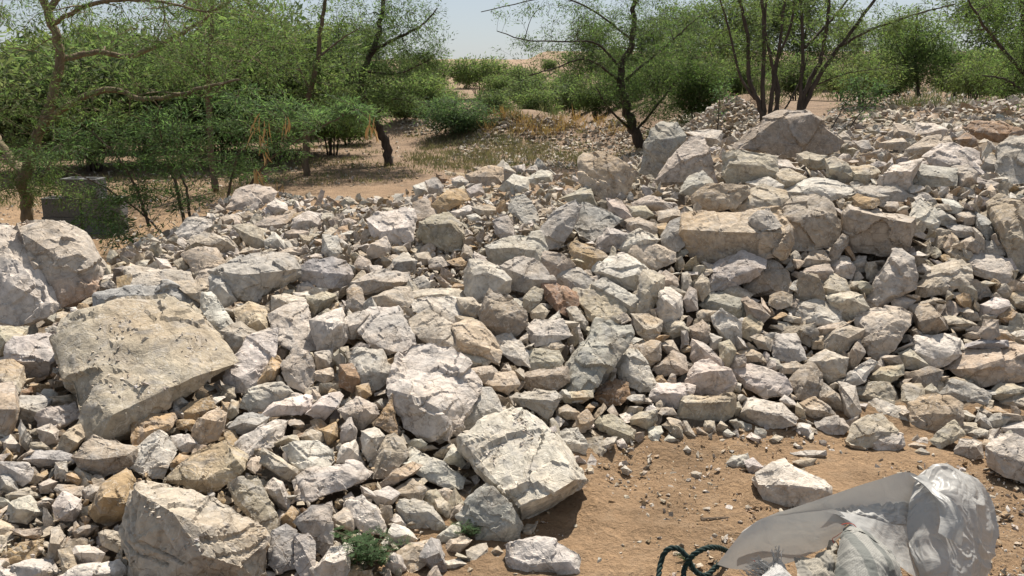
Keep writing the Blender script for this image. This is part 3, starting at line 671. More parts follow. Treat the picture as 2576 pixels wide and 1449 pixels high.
# --- one rock: hull of the outline, of ridge points pulled towards the viewer and of a hidden rear ring; then broken up by noise
def refine(bm, Lmax):
    for _ in range(7):
        e = [x for x in bm.edges if x.calc_length() > Lmax]
        if not e: break
        bmesh.ops.subdivide_edges(bm, edges=e, cuts=1, use_grid_fill=False)
        bmesh.ops.triangulate(bm, faces=[f for f in bm.faces if len(f.verts) > 3])
        if len(bm.verts) > 9000: break
def hull_mesh(P, Lmax):
    bm = bmesh.new()
    for p in P: bm.verts.new(p)
    r = bmesh.ops.convex_hull(bm, input=bm.verts[:])
    kill = list({v for v in list(r['geom_interior']) + list(r['geom_unused']) if isinstance(v, bmesh.types.BMVert)})
    if kill: bmesh.ops.delete(bm, geom=kill, context='VERTS')
    loose = [v for v in bm.verts if not v.link_faces]
    if loose: bmesh.ops.delete(bm, geom=loose, context='VERTS')
    return bm
def roughen(V, Nn, S, seed, K):
    big = min(1., (.34 / S) ** .4) if S < 1.9 else 1.
    r = np.random.default_rng(seed); q = V / S
    d = r.normal(size=3); d /= np.linalg.norm(d)                      # bedding direction of this rock
    wq = q + .06 * np.stack([noise(q * 4.0, seed + 51), noise(q * 4.0, seed + 52), noise(q * 4.0, seed + 53)], 1)
    k = .035 * noise(q * 1.6, seed + 1) + .012 * noise(q * 7, seed + 3) + .007 * noise(q * 18, seed + 4)
    for n_, am in ((max(6, K // 5), .062 if .33 < S < 1.9 else .045), (K, .028)):                # flakes: every cell is a small plane of its own tilt
        sd_ = V[r.integers(0, len(V), n_)] / S + r.normal(size=(n_, 3)) * .03
        sc = 1 + .9 * d[None] * 0
        dist2 = ((wq[:, None, :] - sd_[None]) ** 2).sum(2) + 1.6 * (((wq[:, None, :] - sd_[None]) @ d) ** 2)
        i = dist2.argmin(1); tl = r.normal(size=(n_, 3)) * 2.2; of = r.uniform(-1, .45, n_)
        k = k + am * ((tl[i] * (q - sd_[i])).sum(1).clip(-.8, .8) * .55 + of[i] * .6)
    lay = q @ d; st = lay * r.uniform(4, 7) + 1.0 * noise(q * 2.0, seed); fr = st - np.floor(st)
    lm = np.clip(noise(q * 1.3, seed + 6) * 2 + .1, 0, 1)
    k = k - .014 * lm * (fr < .2) * (r.random() < .4) * (S < .28)
    return V + Nn * (k * S * big)[:, None]
ROCKS = []
def make_rock(pts, ridge, ck, tau, flags, seed):
    r = np.random.default_rng(seed)
    pts = np.array(pts, float); c = pts.mean(0); pts = c + (pts - c) * ((1.2 - .13 * float(ss(60, 170, math.sqrt(np.ptp(pts[:, 0]) * np.ptp(pts[:, 1]))))) if 'G' not in flags else 1.06); c = pts.mean(0); ymin, ymax = pts[:, 1].min(), pts[:, 1].max(); wpx = np.ptp(pts[:, 0]); hpx = ymax - ymin
    ax = pts[pts[:, 1] > ymax - .25 * hpx][:, 0].mean()
    P0 = hit(ax, ymax - (0 if 'G' in flags else .04 * hpx))
    if 'U' in flags: P0 = UP['p'](ax, ymax)
    d0 = ray(ax, ymax); aw = np.array([d0[0], d0[1], 0]); aw /= np.linalg.norm(aw)
    t_ = math.radians(tau); nrm = -aw * math.cos(t_) + np.array([0, 0, 1]) * math.sin(t_)
    def onplane(px, py):
        d = ray(px, py); return CAM + d * (((P0 - CAM) @ nrm) / (d @ nrm))
    dist = np.linalg.norm(P0 - CAM); S = math.sqrt(max(wpx * hpx, 1)) / FPX * dist
    explicit = bool(ridge); ring = []
    for p in pts:                                     # an uneven rim, so that no two faces share a plane
        q = onplane(*p); ring.append(q + (q - CAM) / np.linalg.norm(q - CAM) * S * r.uniform(-.10, .12))
    ridge = list(ridge)
    if not ridge:
        f = r.uniform(.42, .68)
        for u in (.3, .7):
            x = c[0] + (u - .5) * wpx * .9 + r.uniform(-.08, .08) * wpx; y = ymin + hpx * (f + r.uniform(-.1, .1)); ridge = ridge + [(x, y, r.uniform(.12, .22))]
    for k in range(2 if wpx * hpx < 9000 else 4):     # small extra corners on the upper face
        ridge.append((c[0] + r.uniform(-.32, .32) * wpx, ymin + hpx * r.uniform(.18, .6), r.uniform(.02, .11)))
    front = []
    for x, y, h in ridge:
        fy = (y - ymin) / hpx                         # a point low on the rock is pulled out until the face below it stands upright
        if fy > .3 and not (h < .111 and explicit): h = max(h, (.45 if explicit else 1.) * (min(1, (ymax - y) / hpx + .02)) * math.sin(t_) * hpx / math.sqrt(wpx * hpx) * r.uniform(.62, .95))
        p = onplane(x, y); front.append(p - (p - CAM) / np.linalg.norm(p - CAM) * h * 1.35 * S)
    back = []
    for k, p in enumerate(pts):
        q = c + (p - c) * r.uniform(.55, .8); b = onplane(*q); back.append(b + (b - CAM) / np.linalg.norm(b - CAM) * S * r.uniform(.4, .6))
    P = np.array(ring + front + back); base = np.array([P[:, 0].mean(), P[:, 1].mean(), P[:, 2].min()])
    px_len = max(5.5, min(wpx, hpx) / 30)
    bm = hull_mesh(P - base, 1)
    refine(bm, px_len / FPX * dist)
    bmesh.ops.smooth_vert(bm, verts=bm.verts[:], factor=.16, use_axis_x=True, use_axis_y=True, use_axis_z=True)
    bm.normal_update()
    V = np.array([v.co for v in bm.verts]); Nn = np.array([v.normal for v in bm.verts])
    V2 = roughen(V, Nn, S, seed, int(np.clip(min(wpx, hpx) * .5, 14, 120)))
    if 'V' in flags:                                  # parallel weathered grooves along the back
        ac = (V @ np.array([.34, 0, .94])) / S * 15 + .8 * noise(V / S * 2.5, 5); fr = ac - np.floor(ac); al = noise(np.stack([V[:, 0] / S * 2.2, ac.round() * 3.7, ac * 0], 1), 6)
        V2 = V2 - Nn * (.022 * S * (fr < .3) * (al > .05) * (V[:, 2] > .52 * V[:, 2].max()))[:, None]
    F = [[v.index for v in f.verts] for f in bm.faces]; bm.free()
    base_c = np.array(COL[ck]) * (1 + r.uniform(-.09, .09)) * (1 + r.uniform(-.03, .03, 3))
    tint = np.repeat(base_c[None], len(V2), 0)
    tint = tint * (1 + .10 * noise(V2 / S * 2.2 + 7, seed + 31))[:, None]
    wv = np.clip(noise(V2 / S * 1.5 + 3, seed + 41) * 1.6 - .35, 0, 1)[:, None]
    alt = np.array(COL['o'] if ck in 'otyr' else (COL['t'] if r.random() < .6 else COL['b']))
    if 'M' in flags: wv = np.clip(noise(V2 / S * 1.8 + 3, seed + 41) * 2.2, 0, 1)[:, None]; tint = np.repeat(np.array(COL['p'])[None] * .95, len(V2), 0); alt = np.array([.36, .20, .11])
    tint = tint * (1 - .6 * wv) + .6 * wv * alt
    return V2, np.array(F), base, tint, S, dist
def top_of(px, py):                                   # ray onto the rocks already built (for stones that rest on others)
    d = ray(px, py); d = d / np.linalg.norm(d); best = None
    o = Vector(CAM)
    for rk in ROCKS[-12:]:
        ob = rk['o']; ok, loc, nn, i = ob.ray_cast(o - ob.location, Vector(d))
        if ok:
            p = np.array(loc + ob.location)
            if best is None or np.linalg.norm(p - CAM) < np.linalg.norm(best - CAM): best = p
    return best if best is not None else hit(px, py)
UP = {'p': top_of}
seed = 100
for tile in ('B1', 'B2', 'B3', 'C1', 'C2', 'C3', 'A3', 'A2'):
    ox, oy = TILE[tile]
    for line in DATA[tile].strip().split('\n'):
        f = [x.strip() for x in line.split('|')] + [''] * 6
        cv = lambda s: [float(v) for v in s.split(',')]
        pts = [(ox + 10 * cv(s)[0] / 3, oy + 10 * cv(s)[1] / 3) for s in f[1].split()]
        rid = [(ox + 10 * cv(s)[0] / 3, oy + 10 * cv(s)[1] / 3, (cv(s) + [.12])[2]) for s in f[2].split()]
        op = f[5].split(); seed += 13
        tau = float(op[0]) * .9 if op and op[0].isdigit() else random.uniform(36, 52)
        bpy.context.view_layer.update() if 'U' in op else None
        V, F, base, tint, S, dist = make_rock(pts, rid, f[0], tau, op, seed)
        P = np.array(pts); area = np.ptp(P[:, 0]) * np.ptp(P[:, 1]); asp = np.ptp(P[:, 0]) / np.ptp(P[:, 1])
        nm = 'boulder' if area > 13000 else ('stone_slab' if asp > 1.9 else ('rock' if area > 3500 else 'stone'))
        o = mesh_obj(nm, V + base, F, STONE, colr=tint, smooth=True, sharp=24, loc=base); o.data.name = nm; o['kind'] = 'thing'
        wc = V + base if False else base + V.mean(0)
        ROCKS.append(dict(o=o, c=f[0], label=f[3], short=f[4], px=P, area=area, asp=asp, S=S, p=wc, nm=nm, soil='G' in op))
print('rocks', len(ROCKS))
# --- labels: hand-written where the rock is a landmark, the others by look and by the landmark they lie next to
LM = [r for r in ROCKS if r['short']]
cnt = {}
for r in sorted((r for r in ROCKS if not r['label']), key=lambda r: -r['area']):
    lm = min(LM, key=lambda m: np.linalg.norm(m['p'] - r['p']) - .35 * m['S'])
    size = 'large' if r['area'] > 9000 else ('mid-sized' if r['area'] > 3500 else 'small')
    shape = 'flat stone' if r['asp'] > 1.9 else ('upright stone' if r['asp'] < .72 else ('block' if r['area'] > 5000 else ('chunk' if r['area'] > 2500 else 'fragment')))
    key = (size, CW[r['c']], shape, lm['short']); cnt.setdefault(key, []).append((np.linalg.norm(lm['p'] - r['p']), r))
ORD = ['', 'second ', 'third ', 'fourth ', 'fifth ', 'sixth ', 'seventh ', 'eighth ', 'ninth ', 'tenth ']
for (size, cw, shape, short), L_ in cnt.items():
    L_.sort(key=lambda t: t[0])
    for k, (dd, r) in enumerate(L_):
        if len(L_) == 1: r['label'] = f'{size} {cw} {shape} lying beside {short}'
        elif k == 0: r['label'] = f'{size} {cw} {shape} closest to {short}'
        else: r['label'] = f'{ORD[k]}closest {size} {cw} {shape} to {short}'
for r in ROCKS:
    tag(r['o'], r['label'], {'boulder': 'boulder', 'stone_slab': 'stone slab', 'rock': 'rock', 'stone': 'stone'}[r['nm']],
        {'boulder': 'boulders of the quarry heap', 'stone_slab': 'flat slabs of the quarry heap', 'rock': 'rocks of the quarry heap', 'stone': 'loose stones of the quarry heap'}[r['nm']])
# ------------------------------------------------------------ the rest of the rubble: uncounted small stones
def hits(px, py):
    px = np.asarray(px, float); py = np.asarray(py, float)
    x, y = (px - 1288) / FPX, (724.5 - py) / FPX
    D = np.stack([x, CP + SP * y, -SP + CP * y], 1); D /= D[:, 1:2]
    T = np.geomspace(1.6, 90, 420); res = np.full(len(px), 90.); done = np.zeros(len(px), bool)
    for a, b in zip(T[:-1], T[1:]):
        i = np.nonzero(~done)[0]
        if not len(i): break
        z = CAMZ + D[i, 2] * b; g_ = terr(D[i, 0] * b, np.full(len(i), b)); k = z < g_; res[i[k]] = (a + b) / 2; done[i[k]] = True
    return CAM + D * res[:, None], done
def inpoly(px, py, poly):
    poly = np.asarray(poly, float); r = np.zeros(len(px), bool); j = len(poly) - 1
    for i in range(len(poly)):
        xi, yi = poly[i]; xj, yj = poly[j]
        c = ((yi > py) != (yj > py)) & (px < (xj - xi) * (py - yi) / (yj - yi + 1e-9) + xi); r ^= c; j = i
    return r
def stone_variant(seed, sub):
    r = np.random.default_rng(seed); n_ = r.integers(8, 13)
    P = r.normal(size=(n_, 3)); P /= np.linalg.norm(P, axis=1, keepdims=True); P *= r.uniform(.75, 1.15, (n_, 1))
    P *= np.array([r.uniform(.95, 1.5), r.uniform(.7, 1.0), r.uniform(.26, .7)])
    bm = hull_mesh(P, 1)
    if sub:
        refine(bm, .33); bm.normal_update()
    V = np.array([v.co for v in bm.verts]); Nn = np.array([v.normal for v in bm.verts])
    if sub: V = roughen(V, Nn, 2.0, seed, 22)
    F = []
    for f in bm.faces:
        vi = [v.index for v in f.verts]
        for k in range(1, len(vi) - 1): F.append((vi[0], vi[k], vi[k + 1]))
    bm.free(); return V, np.array(F)
VAR_B = [stone_variant(900 + k, True) for k in range(24)]; VAR_S = [stone_variant(960 + k, False) for k in range(24)]
def rotm(n_, r, up=None):
    q = r.normal(size=(n_, 4))
    if up is not None: q = np.stack([np.ones(n_), r.normal(size=n_) * up, r.normal(size=n_) * up, r.normal(size=n_) * 2], 1)
    q /= np.linalg.norm(q, axis=1, keepdims=True); w_, x, y, z = q.T
    return np.stack([1 - 2 * (y * y + z * z), 2 * (x * y - z * w_), 2 * (x * z + y * w_), 2 * (x * y + z * w_), 1 - 2 * (x * x + z * z), 2 * (y * z - x * w_),
                     2 * (x * z - y * w_), 2 * (y * z + x * w_), 1 - 2 * (x * x + y * y)], 1).reshape(-1, 3, 3)
def stones(name, C, R, keys, label, variants, r, parent=None, up=.6, mat=None, shade=1.0):
    n_ = len(C); M = rotm(n_, r, up); which = r.integers(0, len(variants), n_); Vs, Fs, Cs = [], [], []; off = 0
    for k, (V, F) in enumerate(variants):
        i = np.nonzero(which == k)[0]
        if not len(i): continue
        W = np.einsum('nij,vj->nvi', M[i], V) * R[i][:, None, None] + C[i][:, None, :]
        m_ = len(i); Vs.append(W.reshape(-1, 3)); Fs.append((F[None] + (np.arange(m_) * len(V))[:, None, None] + off).reshape(-1, 3)); off += m_ * len(V)
        cc = np.array([COL[keys[j]] for j in i]) * r.uniform(.8, 1.12, (m_, 1)) * r.uniform(.97, 1.03, (m_, 3)) * shade; Cs.append(np.repeat(cc, len(V), 0))
    o = mesh_obj(name, np.vstack(Vs), np.vstack(Fs), mat or CHIP, colr=np.vstack(Cs), parent=parent)
    if label: tag(o, label, kind='stuff')
    return o
COL['S'] = (.29, .19, .108)
def pick(r, n_, s='wwwwtttttttppyyggo'): return [s[k] for k in r.integers(0, len(s), n_)]

PILE = [(-60, 1520), (-60, 860), (60, 850), (130, 830), (200, 740), (260, 690), (380, 640), (440, 590), (500, 540), (570, 500), (640, 475), (720, 482), (830, 492), (960, 500),
        (1020, 490), (1070, 462), (1110, 440), (1190, 425), (1270, 415), (1400, 430), (1470, 445), (1530, 420), (1600, 400), (1660, 380), (1850, 335), (2130, 335), (2280, 315), (2420, 305), (2640, 290),
        (2640, 1130), (2480, 1120), (2400, 1110), (2250, 1120), (2080, 1075), (1950, 1090), (1850, 1085), (1700, 1080), (1600, 1090), (1500, 1120), (1470, 1200), (1330, 1330), (1180, 1390), (1150, 1520)]
r = np.random.default_rng(31)
mw, mh = 680, 410                                                     # coarse map (4 px cells) of where the single rocks already are
occ = np.zeros((mh, mw), bool); cx, cy = np.meshgrid(np.arange(mw) * 4 - 60., np.arange(mh) * 4 - 40.)
for rk in ROCKS:
    P = rk['px']; x0, x1, y0, y1 = [int(v) for v in ((P[:, 0].min() + 60) // 4, (P[:, 0].max() + 60) // 4 + 2, (P[:, 1].min() + 40) // 4, (P[:, 1].max() + 40) // 4 + 2)]
    x0, y0 = max(0, x0), max(0, y0); sx, sy = cx[y0:y1, x0:x1], cy[y0:y1, x0:x1]
    if sx.size: occ[y0:y1, x0:x1] |= inpoly(sx.ravel(), sy.ravel(), P).reshape(sx.shape)
def gapmap(occ):
    dist = np.zeros(occ.shape); o = occ.copy()
    for k in range(1, 14):
        dist[~o] = k; n_ = o.copy(); n_[1:] |= o[:-1]; n_[:-1] |= o[1:]; n_[:, 1:] |= o[:, :-1]; n_[:, :-1] |= o[:, 1:]; o = n_
    return dist * 4
pile_m = inpoly(cx.ravel(), cy.ravel(), PILE).reshape(cx.shape)
FX, FY, FR = [], [], []
for rnd in range(5):
    gm = gapmap(occ); free = np.argwhere(pile_m & (gm > (10 if rnd < 2 else 4))); r.shuffle(free)
    for (j, i) in free:
        if occ[j, i]: continue
        big = .55 + .45 * ss(420, 900, cy[j, i])
        rad = min(max(gm[j, i] * r.uniform(1.0, 1.6) + 5, 9), 34 * big) * r.uniform(.8, 1.1)
        if rnd < 4 and rad < 13 and cy[j, i] > 560 and not (880 < cx[j, i] < 1260 and cy[j, i] < 760): rad = 13
        c_ = max(1, int(rad * .62 / 4)); 
        if occ[max(0, j - c_):j + c_ + 1, max(0, i - c_):i + c_ + 1].mean() > .5: continue
        occ[max(0, j - c_):j + c_ + 1, max(0, i - c_):i + c_ + 1] = True
        FX.append(cx[j, i] + r.uniform(-2, 2)); FY.append(cy[j, i] + r.uniform(-2, 2)); FR.append(rad)
FX, FY, FR = map(np.array, (FX, FY, FR))
H_, ok = hits(FX, FY + FR * .45); dist = np.linalg.norm(H_ - CAM, axis=1); R_ = FR / FPX * dist * 1.08
C_ = H_ + np.array([0, 0, 1.])[None] * (R_ * np.where(R_ > .04, .05, -.9))[:, None]
bigs = R_ > np.percentile(R_, 30); keys = np.array(pick(r, len(C_))); oc = (FX < 950) & (FY > 930) & (r.random(len(C_)) < .3); keys[oc] = np.array(pick(r, int(oc.sum()), 'oodry'))
stones('rubble', C_[bigs], R_[bigs], keys[bigs], 'broken off-white and tan stones packed between the larger rocks', VAR_B, r)
stones('gravel_in_the_heap', C_[~bigs], R_[~bigs], keys[~bigs], 'small stone chips filling the joints of the heap', VAR_S, r)
# a bed of stones under everything, so that gaps show stone and not bare slope
bx_ = r.uniform(-4.2, 5.5, 7000); by_ = r.uniform(1.6, 9.5, 7000); bz = terr(bx_, by_); k = (bz > .05)
Rb = r.uniform(.035, .085, 7000); Cb = np.stack([bx_, by_, bz - .17 + Rb * .1], 1)
stones('bedding_stones', Cb[k], Rb[k], pick(r, k.sum(), 'tttdypwg'), 'packed tan stones deep between the rocks of the heap', VAR_S, r)
print('fill', len(C_), bigs.sum())

def scatter(name, label, poly, n_, r0, r1, pw, pal, seed, maxY=80, lift=.25, variants=None):
    r = np.random.default_rng(seed); P = np.array(poly); px = r.uniform(P[:, 0].min(), P[:, 0].max(), n_ * 3); py = r.uniform(P[:, 1].min(), P[:, 1].max(), n_ * 3)
    k = inpoly(px, py, poly); px, py = px[k][:n_], py[k][:n_]; H2, ok = hits(px, py); ok &= H2[:, 1] < maxY; H2 = H2[ok]
    rad = (r0 + (r1 - r0) * r.random(len(H2)) ** pw) / FPX * np.linalg.norm(H2 - CAM, axis=1); rad = np.minimum(rad, .22)
    return stones(name, H2 + np.array([0, 0, 1.]) * (rad * lift)[:, None], rad, pick(r, len(H2), pal), label, variants or VAR_S, r)
scatter('soil_pebbles', 'tiny pale pebbles strewn over the bare soil', [(1150, 1520), (1180, 1390), (1330, 1330), (1470, 1200), (1500, 1110), (1700, 1070), (2080, 1080), (2576, 1100), (2640, 1520)], 4200, 1.6, 11, 4.5, 'wwttypod', 5, lift=.12)
scatter('soil_crumbs', 'brown crumbs of broken soil crust', [(1150, 1520), (1180, 1390), (1330, 1330), (1470, 1200), (1500, 1110), (1700, 1070), (2080, 1080), (2576, 1100), (2640, 1520)], 3000, 1.5, 5, 3, 'S', 55, lift=.05)
for (p, q), sdd in ((((1485, 1210), (1505, 1400)), 56), (((1865, 1150), (1905, 1330)), 57)): scatter('crust_ridge', 'crumbled ridge of dug soil', [(p[0] - 22, p[1]), (p[0] + 22, p[1]), (q[0] + 26, q[1]), (q[0] - 26, q[1])], 320, 3, 11, 2, 'S', sdd, lift=.1)
scatter('shelf_gravel', 'pale stone rubble strewn across the raised ground beyond the heap', [(1560, 420), (1640, 340), (1700, 300), (2140, 300), (2250, 270), (2640, 250), (2640, 330), (2130, 360), (1700, 400)], 2600, 4, 15, 2, 'wptttypo', 6)
scatter('far_shelf_gravel', 'fine pale rubble on the far rising ground', [(2050, 300), (2200, 215), (2640, 190), (2640, 262), (2250, 285)], 1600, 2.5, 7, 2, 'wwpttg', 7)
scatter('mound_rubble', 'weathered stone chips covering the low mounds beyond the trees', [(1120, 400), (1180, 340), (1240, 300), (1330, 290), (1450, 310), (1600, 300), (1690, 360), (1600, 415), (1400, 425)], 2600, 3, 9, 2, 'wpttty', 8)
scatter('cone_rubble', 'stone chips heaped in a cone behind the boulders', [(1660, 340), (1700, 300), (1760, 262), (1820, 246), (1880, 256), (1930, 300), (1900, 345)], 1500, 4, 11, 1.5, 'wwpttyo', 9)
scatter('field_pebbles', 'scattered stone chips on the reddish field', [(0, 620), (0, 430), (700, 390), (1000, 330), (1500, 380), (1460, 440), (1050, 470), (640, 470), (400, 640)], 2600, 1.5, 6, 3, 'wpttyo', 10)
scatter('small_mound_rubble', 'stone chips on the small far mound', [(990, 330), (1020, 300), (1090, 305), (1110, 335), (1040, 345)], 300, 2.5, 6, 2, 'wptt', 12)

# crumbs lying on the two great slabs
def crumbs(name, label, rk, boxes, n_, seed):
    r = np.random.default_rng(seed); C = []
    ob = rk['o']; o = Vector(CAM)
    for (x0, y0, x1, y1) in boxes:
        for _ in range(n_ // len(boxes)):
            d = ray(r.normal((x0 + x1) / 2, (x1 - x0) / 3.5), r.normal((y0 + y1) / 2, (y1 - y0) / 3.5)); ok, loc, nn, i = ob.ray_cast(o - ob.location, Vector(d / np.linalg.norm(d)))
            if ok: C.append(np.array(loc + ob.location))
    C = np.array(C); R = r.uniform(.003, .011, len(C)) * (1 + 1.6 * (r.random(len(C)) > .93))
    stones(name, C, R, pick(r, len(C), 'wwtp'), label, VAR_S, r)
bpy.context.view_layer.update()
byl = {rk['short']: rk for rk in ROCKS if rk['short']}
crumbs('slab_crumbs', 'crumbs of stone and soil lying on the broad flat-topped slab', byl['the broad flat-topped slab'], [(380, 820, 560, 900), (260, 800, 330, 860), (200, 870, 300, 960), (280, 930, 420, 1010)], 130, 3)
crumbs('tilted_slab_crumbs', 'crumbs of stone and soil lying on the great tilted slab', byl['the great tilted white slab'], [(1210, 1120, 1270, 1170), (1300, 1060, 1380, 1120), (1290, 1040, 1330, 1070)], 60, 4)
crumbs('grooved_boulder_crumbs', 'crumbs of soil lodged on the great grooved boulder', byl['the great grooved boulder'], [(350, 1270, 430, 1310), (420, 1350, 520, 1400)], 40, 5)

scatter('crest_chips', 'sharp small stone chips on the crest and in the hollow of the heap', [(1020, 490), (1110, 440), (1270, 418), (1400, 432), (1470, 455), (1450, 560), (1260, 640), (1180, 740), (1050, 720), (960, 640), (880, 560), (900, 505)], 1500, 4, 13, 1.8, 'wwtttpyo', 61, maxY=9, lift=.35)
scatter('slope_chips', 'sharp small stone chips on the slope beside the podded shrub', [(380, 640), (450, 590), (570, 505), (640, 480), (880, 500), (900, 640), (700, 690), (500, 700)], 900, 4, 13, 1.8, 'wwttp', 62, maxY=9, lift=.35)
scatter('foot_chips', 'sharp small stone chips among the stones beside the grooved boulder', [(-20, 1050), (200, 1000), (480, 1040), (900, 1100), (1100, 1300), (1000, 1460), (-20, 1460)], 900, 5, 16, 2, 'wtttpyoo', 63, maxY=9, lift=.2)
# ------------------------------------------------------------ trees and shrubs: hand-laid limbs, then branches and twigs grown towards points of the crown
def leaf_mesh(name, C, A, B, ln, wd, tint, parent, mat=None):
    n_ = len(C); ln = np.broadcast_to(ln, n_)[:, None]; wd = np.broadcast_to(wd, n_)[:, None]
    V = np.stack([C, C + A * ln * .5 + B * wd * .5, C + A * ln, C + A * ln * .5 - B * wd * .5], 1).reshape(-1, 3)
    F = np.arange(n_ * 4).reshape(-1, 4)
    return mesh_obj(name, V, F, mat or LEAF, parent=parent, colr=np.repeat(tint, 4, 0))
def unit(v): return v / (np.linalg.norm(v, axis=-1, keepdims=True) + 1e-9)
def plant(name, label, cat, group, base, limbs, blobs, n1, n2, nl, leaf, lw, tint, seed, bark=BARK, spread=.16, twig_r=.004, droop=.0, flat=.45, curve=.25, r1=.5):
    """limbs: list of (points, r_start, r_end); blobs: list of (centre, radii, weight)"""
    r = np.random.default_rng(seed); base = np.asarray(base, float)
    root = empty(name, base); tag(root, label, cat, group)
    V, F = [], []; nodes, nrad = [], []
    for pts, ra, rb in limbs:
        m_ = max(6, len(pts) * 5); p = spline(pts, m_) - base; p[1:-1] += r.normal(size=(m_ - 2, 3)) * ra * .12
        ra, rb = ra * .72, rb * .7; rad = np.linspace(ra, rb, m_); tube(p, rad, 8 if ra > .04 else 6, V, F); nodes.append(p); nrad.append(rad)
    if V: mesh_obj('trunk', V, F, bark, parent=root, smooth=True)
    nodes = np.vstack(nodes); nrad = np.concatenate(nrad)
    wts = np.array([b[2] for b in blobs], float); wts /= wts.sum()
    def sample(n_):
        i = r.choice(len(blobs), n_, p=wts); d = unit(r.normal(size=(n_, 3))) * (r.random((n_, 1)) ** .45)
        cen = np.array([b[0] for b in blobs]) - base; rd = np.array([np.broadcast_to(b[1], 3) for b in blobs]); return cen[i] + d * rd[i]
    BV, BF = [], []
    def grow(targets, nodes, nrad, maxr, sides, seg, keep):
        order = np.argsort([np.min(((nodes - t) ** 2).sum(1)) for t in targets]); paths = []
        nn, rr = [nodes], [nrad]
        for k in order:
            t = targets[k]; A = np.vstack(nn) if len(nn) < 2 else A_
            if len(nn) > 1: pass
            d2 = ((A - t) ** 2).sum(1) + .6 * np.maximum(0, A[:, 2] - t[2]) ** 2; j = int(d2.argmin()); s = A[j]; R = np.concatenate(rr)[j]
            ln = np.linalg.norm(t - s)
            mid = (s + t) / 2 + r.normal(size=3) * ln * curve * .35 + np.array([0, 0, ln * (.10 - droop)])
            p = spline([s, mid, t], seg); ra = min(maxr, R * .75) * min(1, .35 + ln); tube(p, np.linspace(ra, max(ra * .35, .0025), seg), sides, BV, BF)
            paths.append(p)
            if keep: nn.append(p[1:]); rr.append(np.linspace(ra, ra * .4, seg)[1:]); A_ = np.vstack(nn)
            else: A_ = A
        return paths, np.vstack(nn), np.concatenate(rr)
    A_ = nodes
    T1 = sample(n1); P1, nodes1, nr1 = grow_fix(grow, T1, nodes, nrad, r1 * nrad.max() * .5, 5, 7, True)
    T2 = sample(n2); P2, _, _ = grow_fix(grow, T2, nodes1, nr1, twig_r, 3, 4, False)
    mesh_obj('branches', BV, BF, bark, parent=root, smooth=True)['kind'] = 'stuff'
    Q = np.array([p[-1] for p in P2]); S0 = np.array([p[1] for p in P2]); ax = unit(Q - S0)
    u = r.random((len(Q), nl)); C = S0[:, None] + (Q - S0)[:, None] * u[..., None] * 1.12
    off = r.normal(size=(len(Q), nl, 3)) * spread * np.array([1, 1, flat]); C = (C + off).reshape(-1, 3)
    A = unit(np.repeat(ax, nl, 0) * .5 + unit(off.reshape(-1, 3)) * .8 + r.normal(size=C.shape) * .45 * np.array([1, 1, .7]) + np.array([0, 0, -.12]))
    Bv = unit(np.cross(A, np.array([0, 0, 1.]) + r.normal(size=A.shape) * .55))
    tt = np.array(tint)[None] * np.array([1.08, 1.08, 1.2]) * (.6 + .7 * np.repeat(r.random(len(Q)), nl)[:, None]) * (1 + r.normal(size=(len(C), 1)) * .16) * (1 + r.normal(size=(len(C), 3)) * .06)
    leaf_mesh('crown', C, A, Bv, leaf * r.uniform(.6, 1.3, len(C)), lw * r.uniform(.7, 1.2, len(C)), np.clip(tt, .01, 1), root)
    return root
def grow_fix(g_, *a): return g_(*a)
def copy_tree(o, loc, rz, sc, label):
    c = o.copy(); col.objects.link(c); c.location = loc; c.rotation_euler = (0, 0, rz); c.scale = (sc, sc, sc); c['label'] = label
    for ch in list(o.children):
        d = ch.copy(); col.objects.link(d); d.parent = c
    return c
def at_l(Y, *pts): return [at(p[0], p[1], Y + (p[2] if len(p) > 2 else 0)) for p in pts]
def bl(Y, px, py, dY, rx, ry, rd, wt): return (at(px, py, Y + dY), (rx / FPX * Y, rd, ry / FPX * Y), wt)
G1 = (.115, .165, .045); G2 = (.10, .17, .055); G3 = (.13, .175, .05); GD = (.08, .115, .035)

Y = 8.6      # the tree with the thick brown trunk behind the huge boulders
plant('acacia_tree', 'feathery acacia with thick brown trunk and pale limbs behind the huge boulders', 'tree', 'acacia trees around the heap', hit(70, 560),
      [(at_l(Y, (70, 575), (66, 500), (62, 440), (100, 335), (128, 255), (150, 140), (128, 55), (95, -60)), .09, .05),
       (at_l(Y, (105, 320), (180, 260, -.3), (270, 225, -.5), (340, 246, -.7), (400, 246, -.8), (500, 225, -1.0), (600, 200, -1.2)), .05, .014),
       (at_l(Y, (150, 150), (240, 132, .2), (330, 140, .3), (420, 100, .3), (500, 58, .4), (560, 10, .5)), .05, .02),
       (at_l(Y, (62, 440), (20, 390, .3), (-40, 300, .5), (-100, 200, .6)), .07, .04), (at_l(Y, (128, 60), (240, 8, -.4), (380, 2, -.8), (520, 30, -1)), .035, .012),
       (at_l(Y, (120, 30), (200, -60, 0), (380, -140, -.3), (620, -170, -.4)), .05, .015)],
      [bl(Y, 60, 60, -.2, 170, 130, 1.3, 1.2), bl(Y, 300, 40, -.3, 240, 110, 1.4, 1.5), bl(Y, 300, 210, -.6, 260, 70, 1.2, 1.3), bl(Y, 530, 110, -.6, 200, 120, 1.2, 1.3),
       bl(Y, 40, 330, -.4, 110, 110, .9, .9), bl(Y, 450, -170, 0, 500, 130, 1.6, 1.2), bl(Y, 640, 30, -.3, 130, 90, 1., .6), bl(Y, 30, 430, -.3, 130, 70, .7, .8), bl(Y, 210, 300, -.4, 180, 60, .8, .7), bl(Y, 120, 480, -.2, 120, 50, .6, .8)],
      80, 760, 32, .05, .0098, (.105, .145, .05), 11, BARK_P, spread=.034, flat=.5)
Y = 7.4      # leafy shrub with hanging pods in front of it
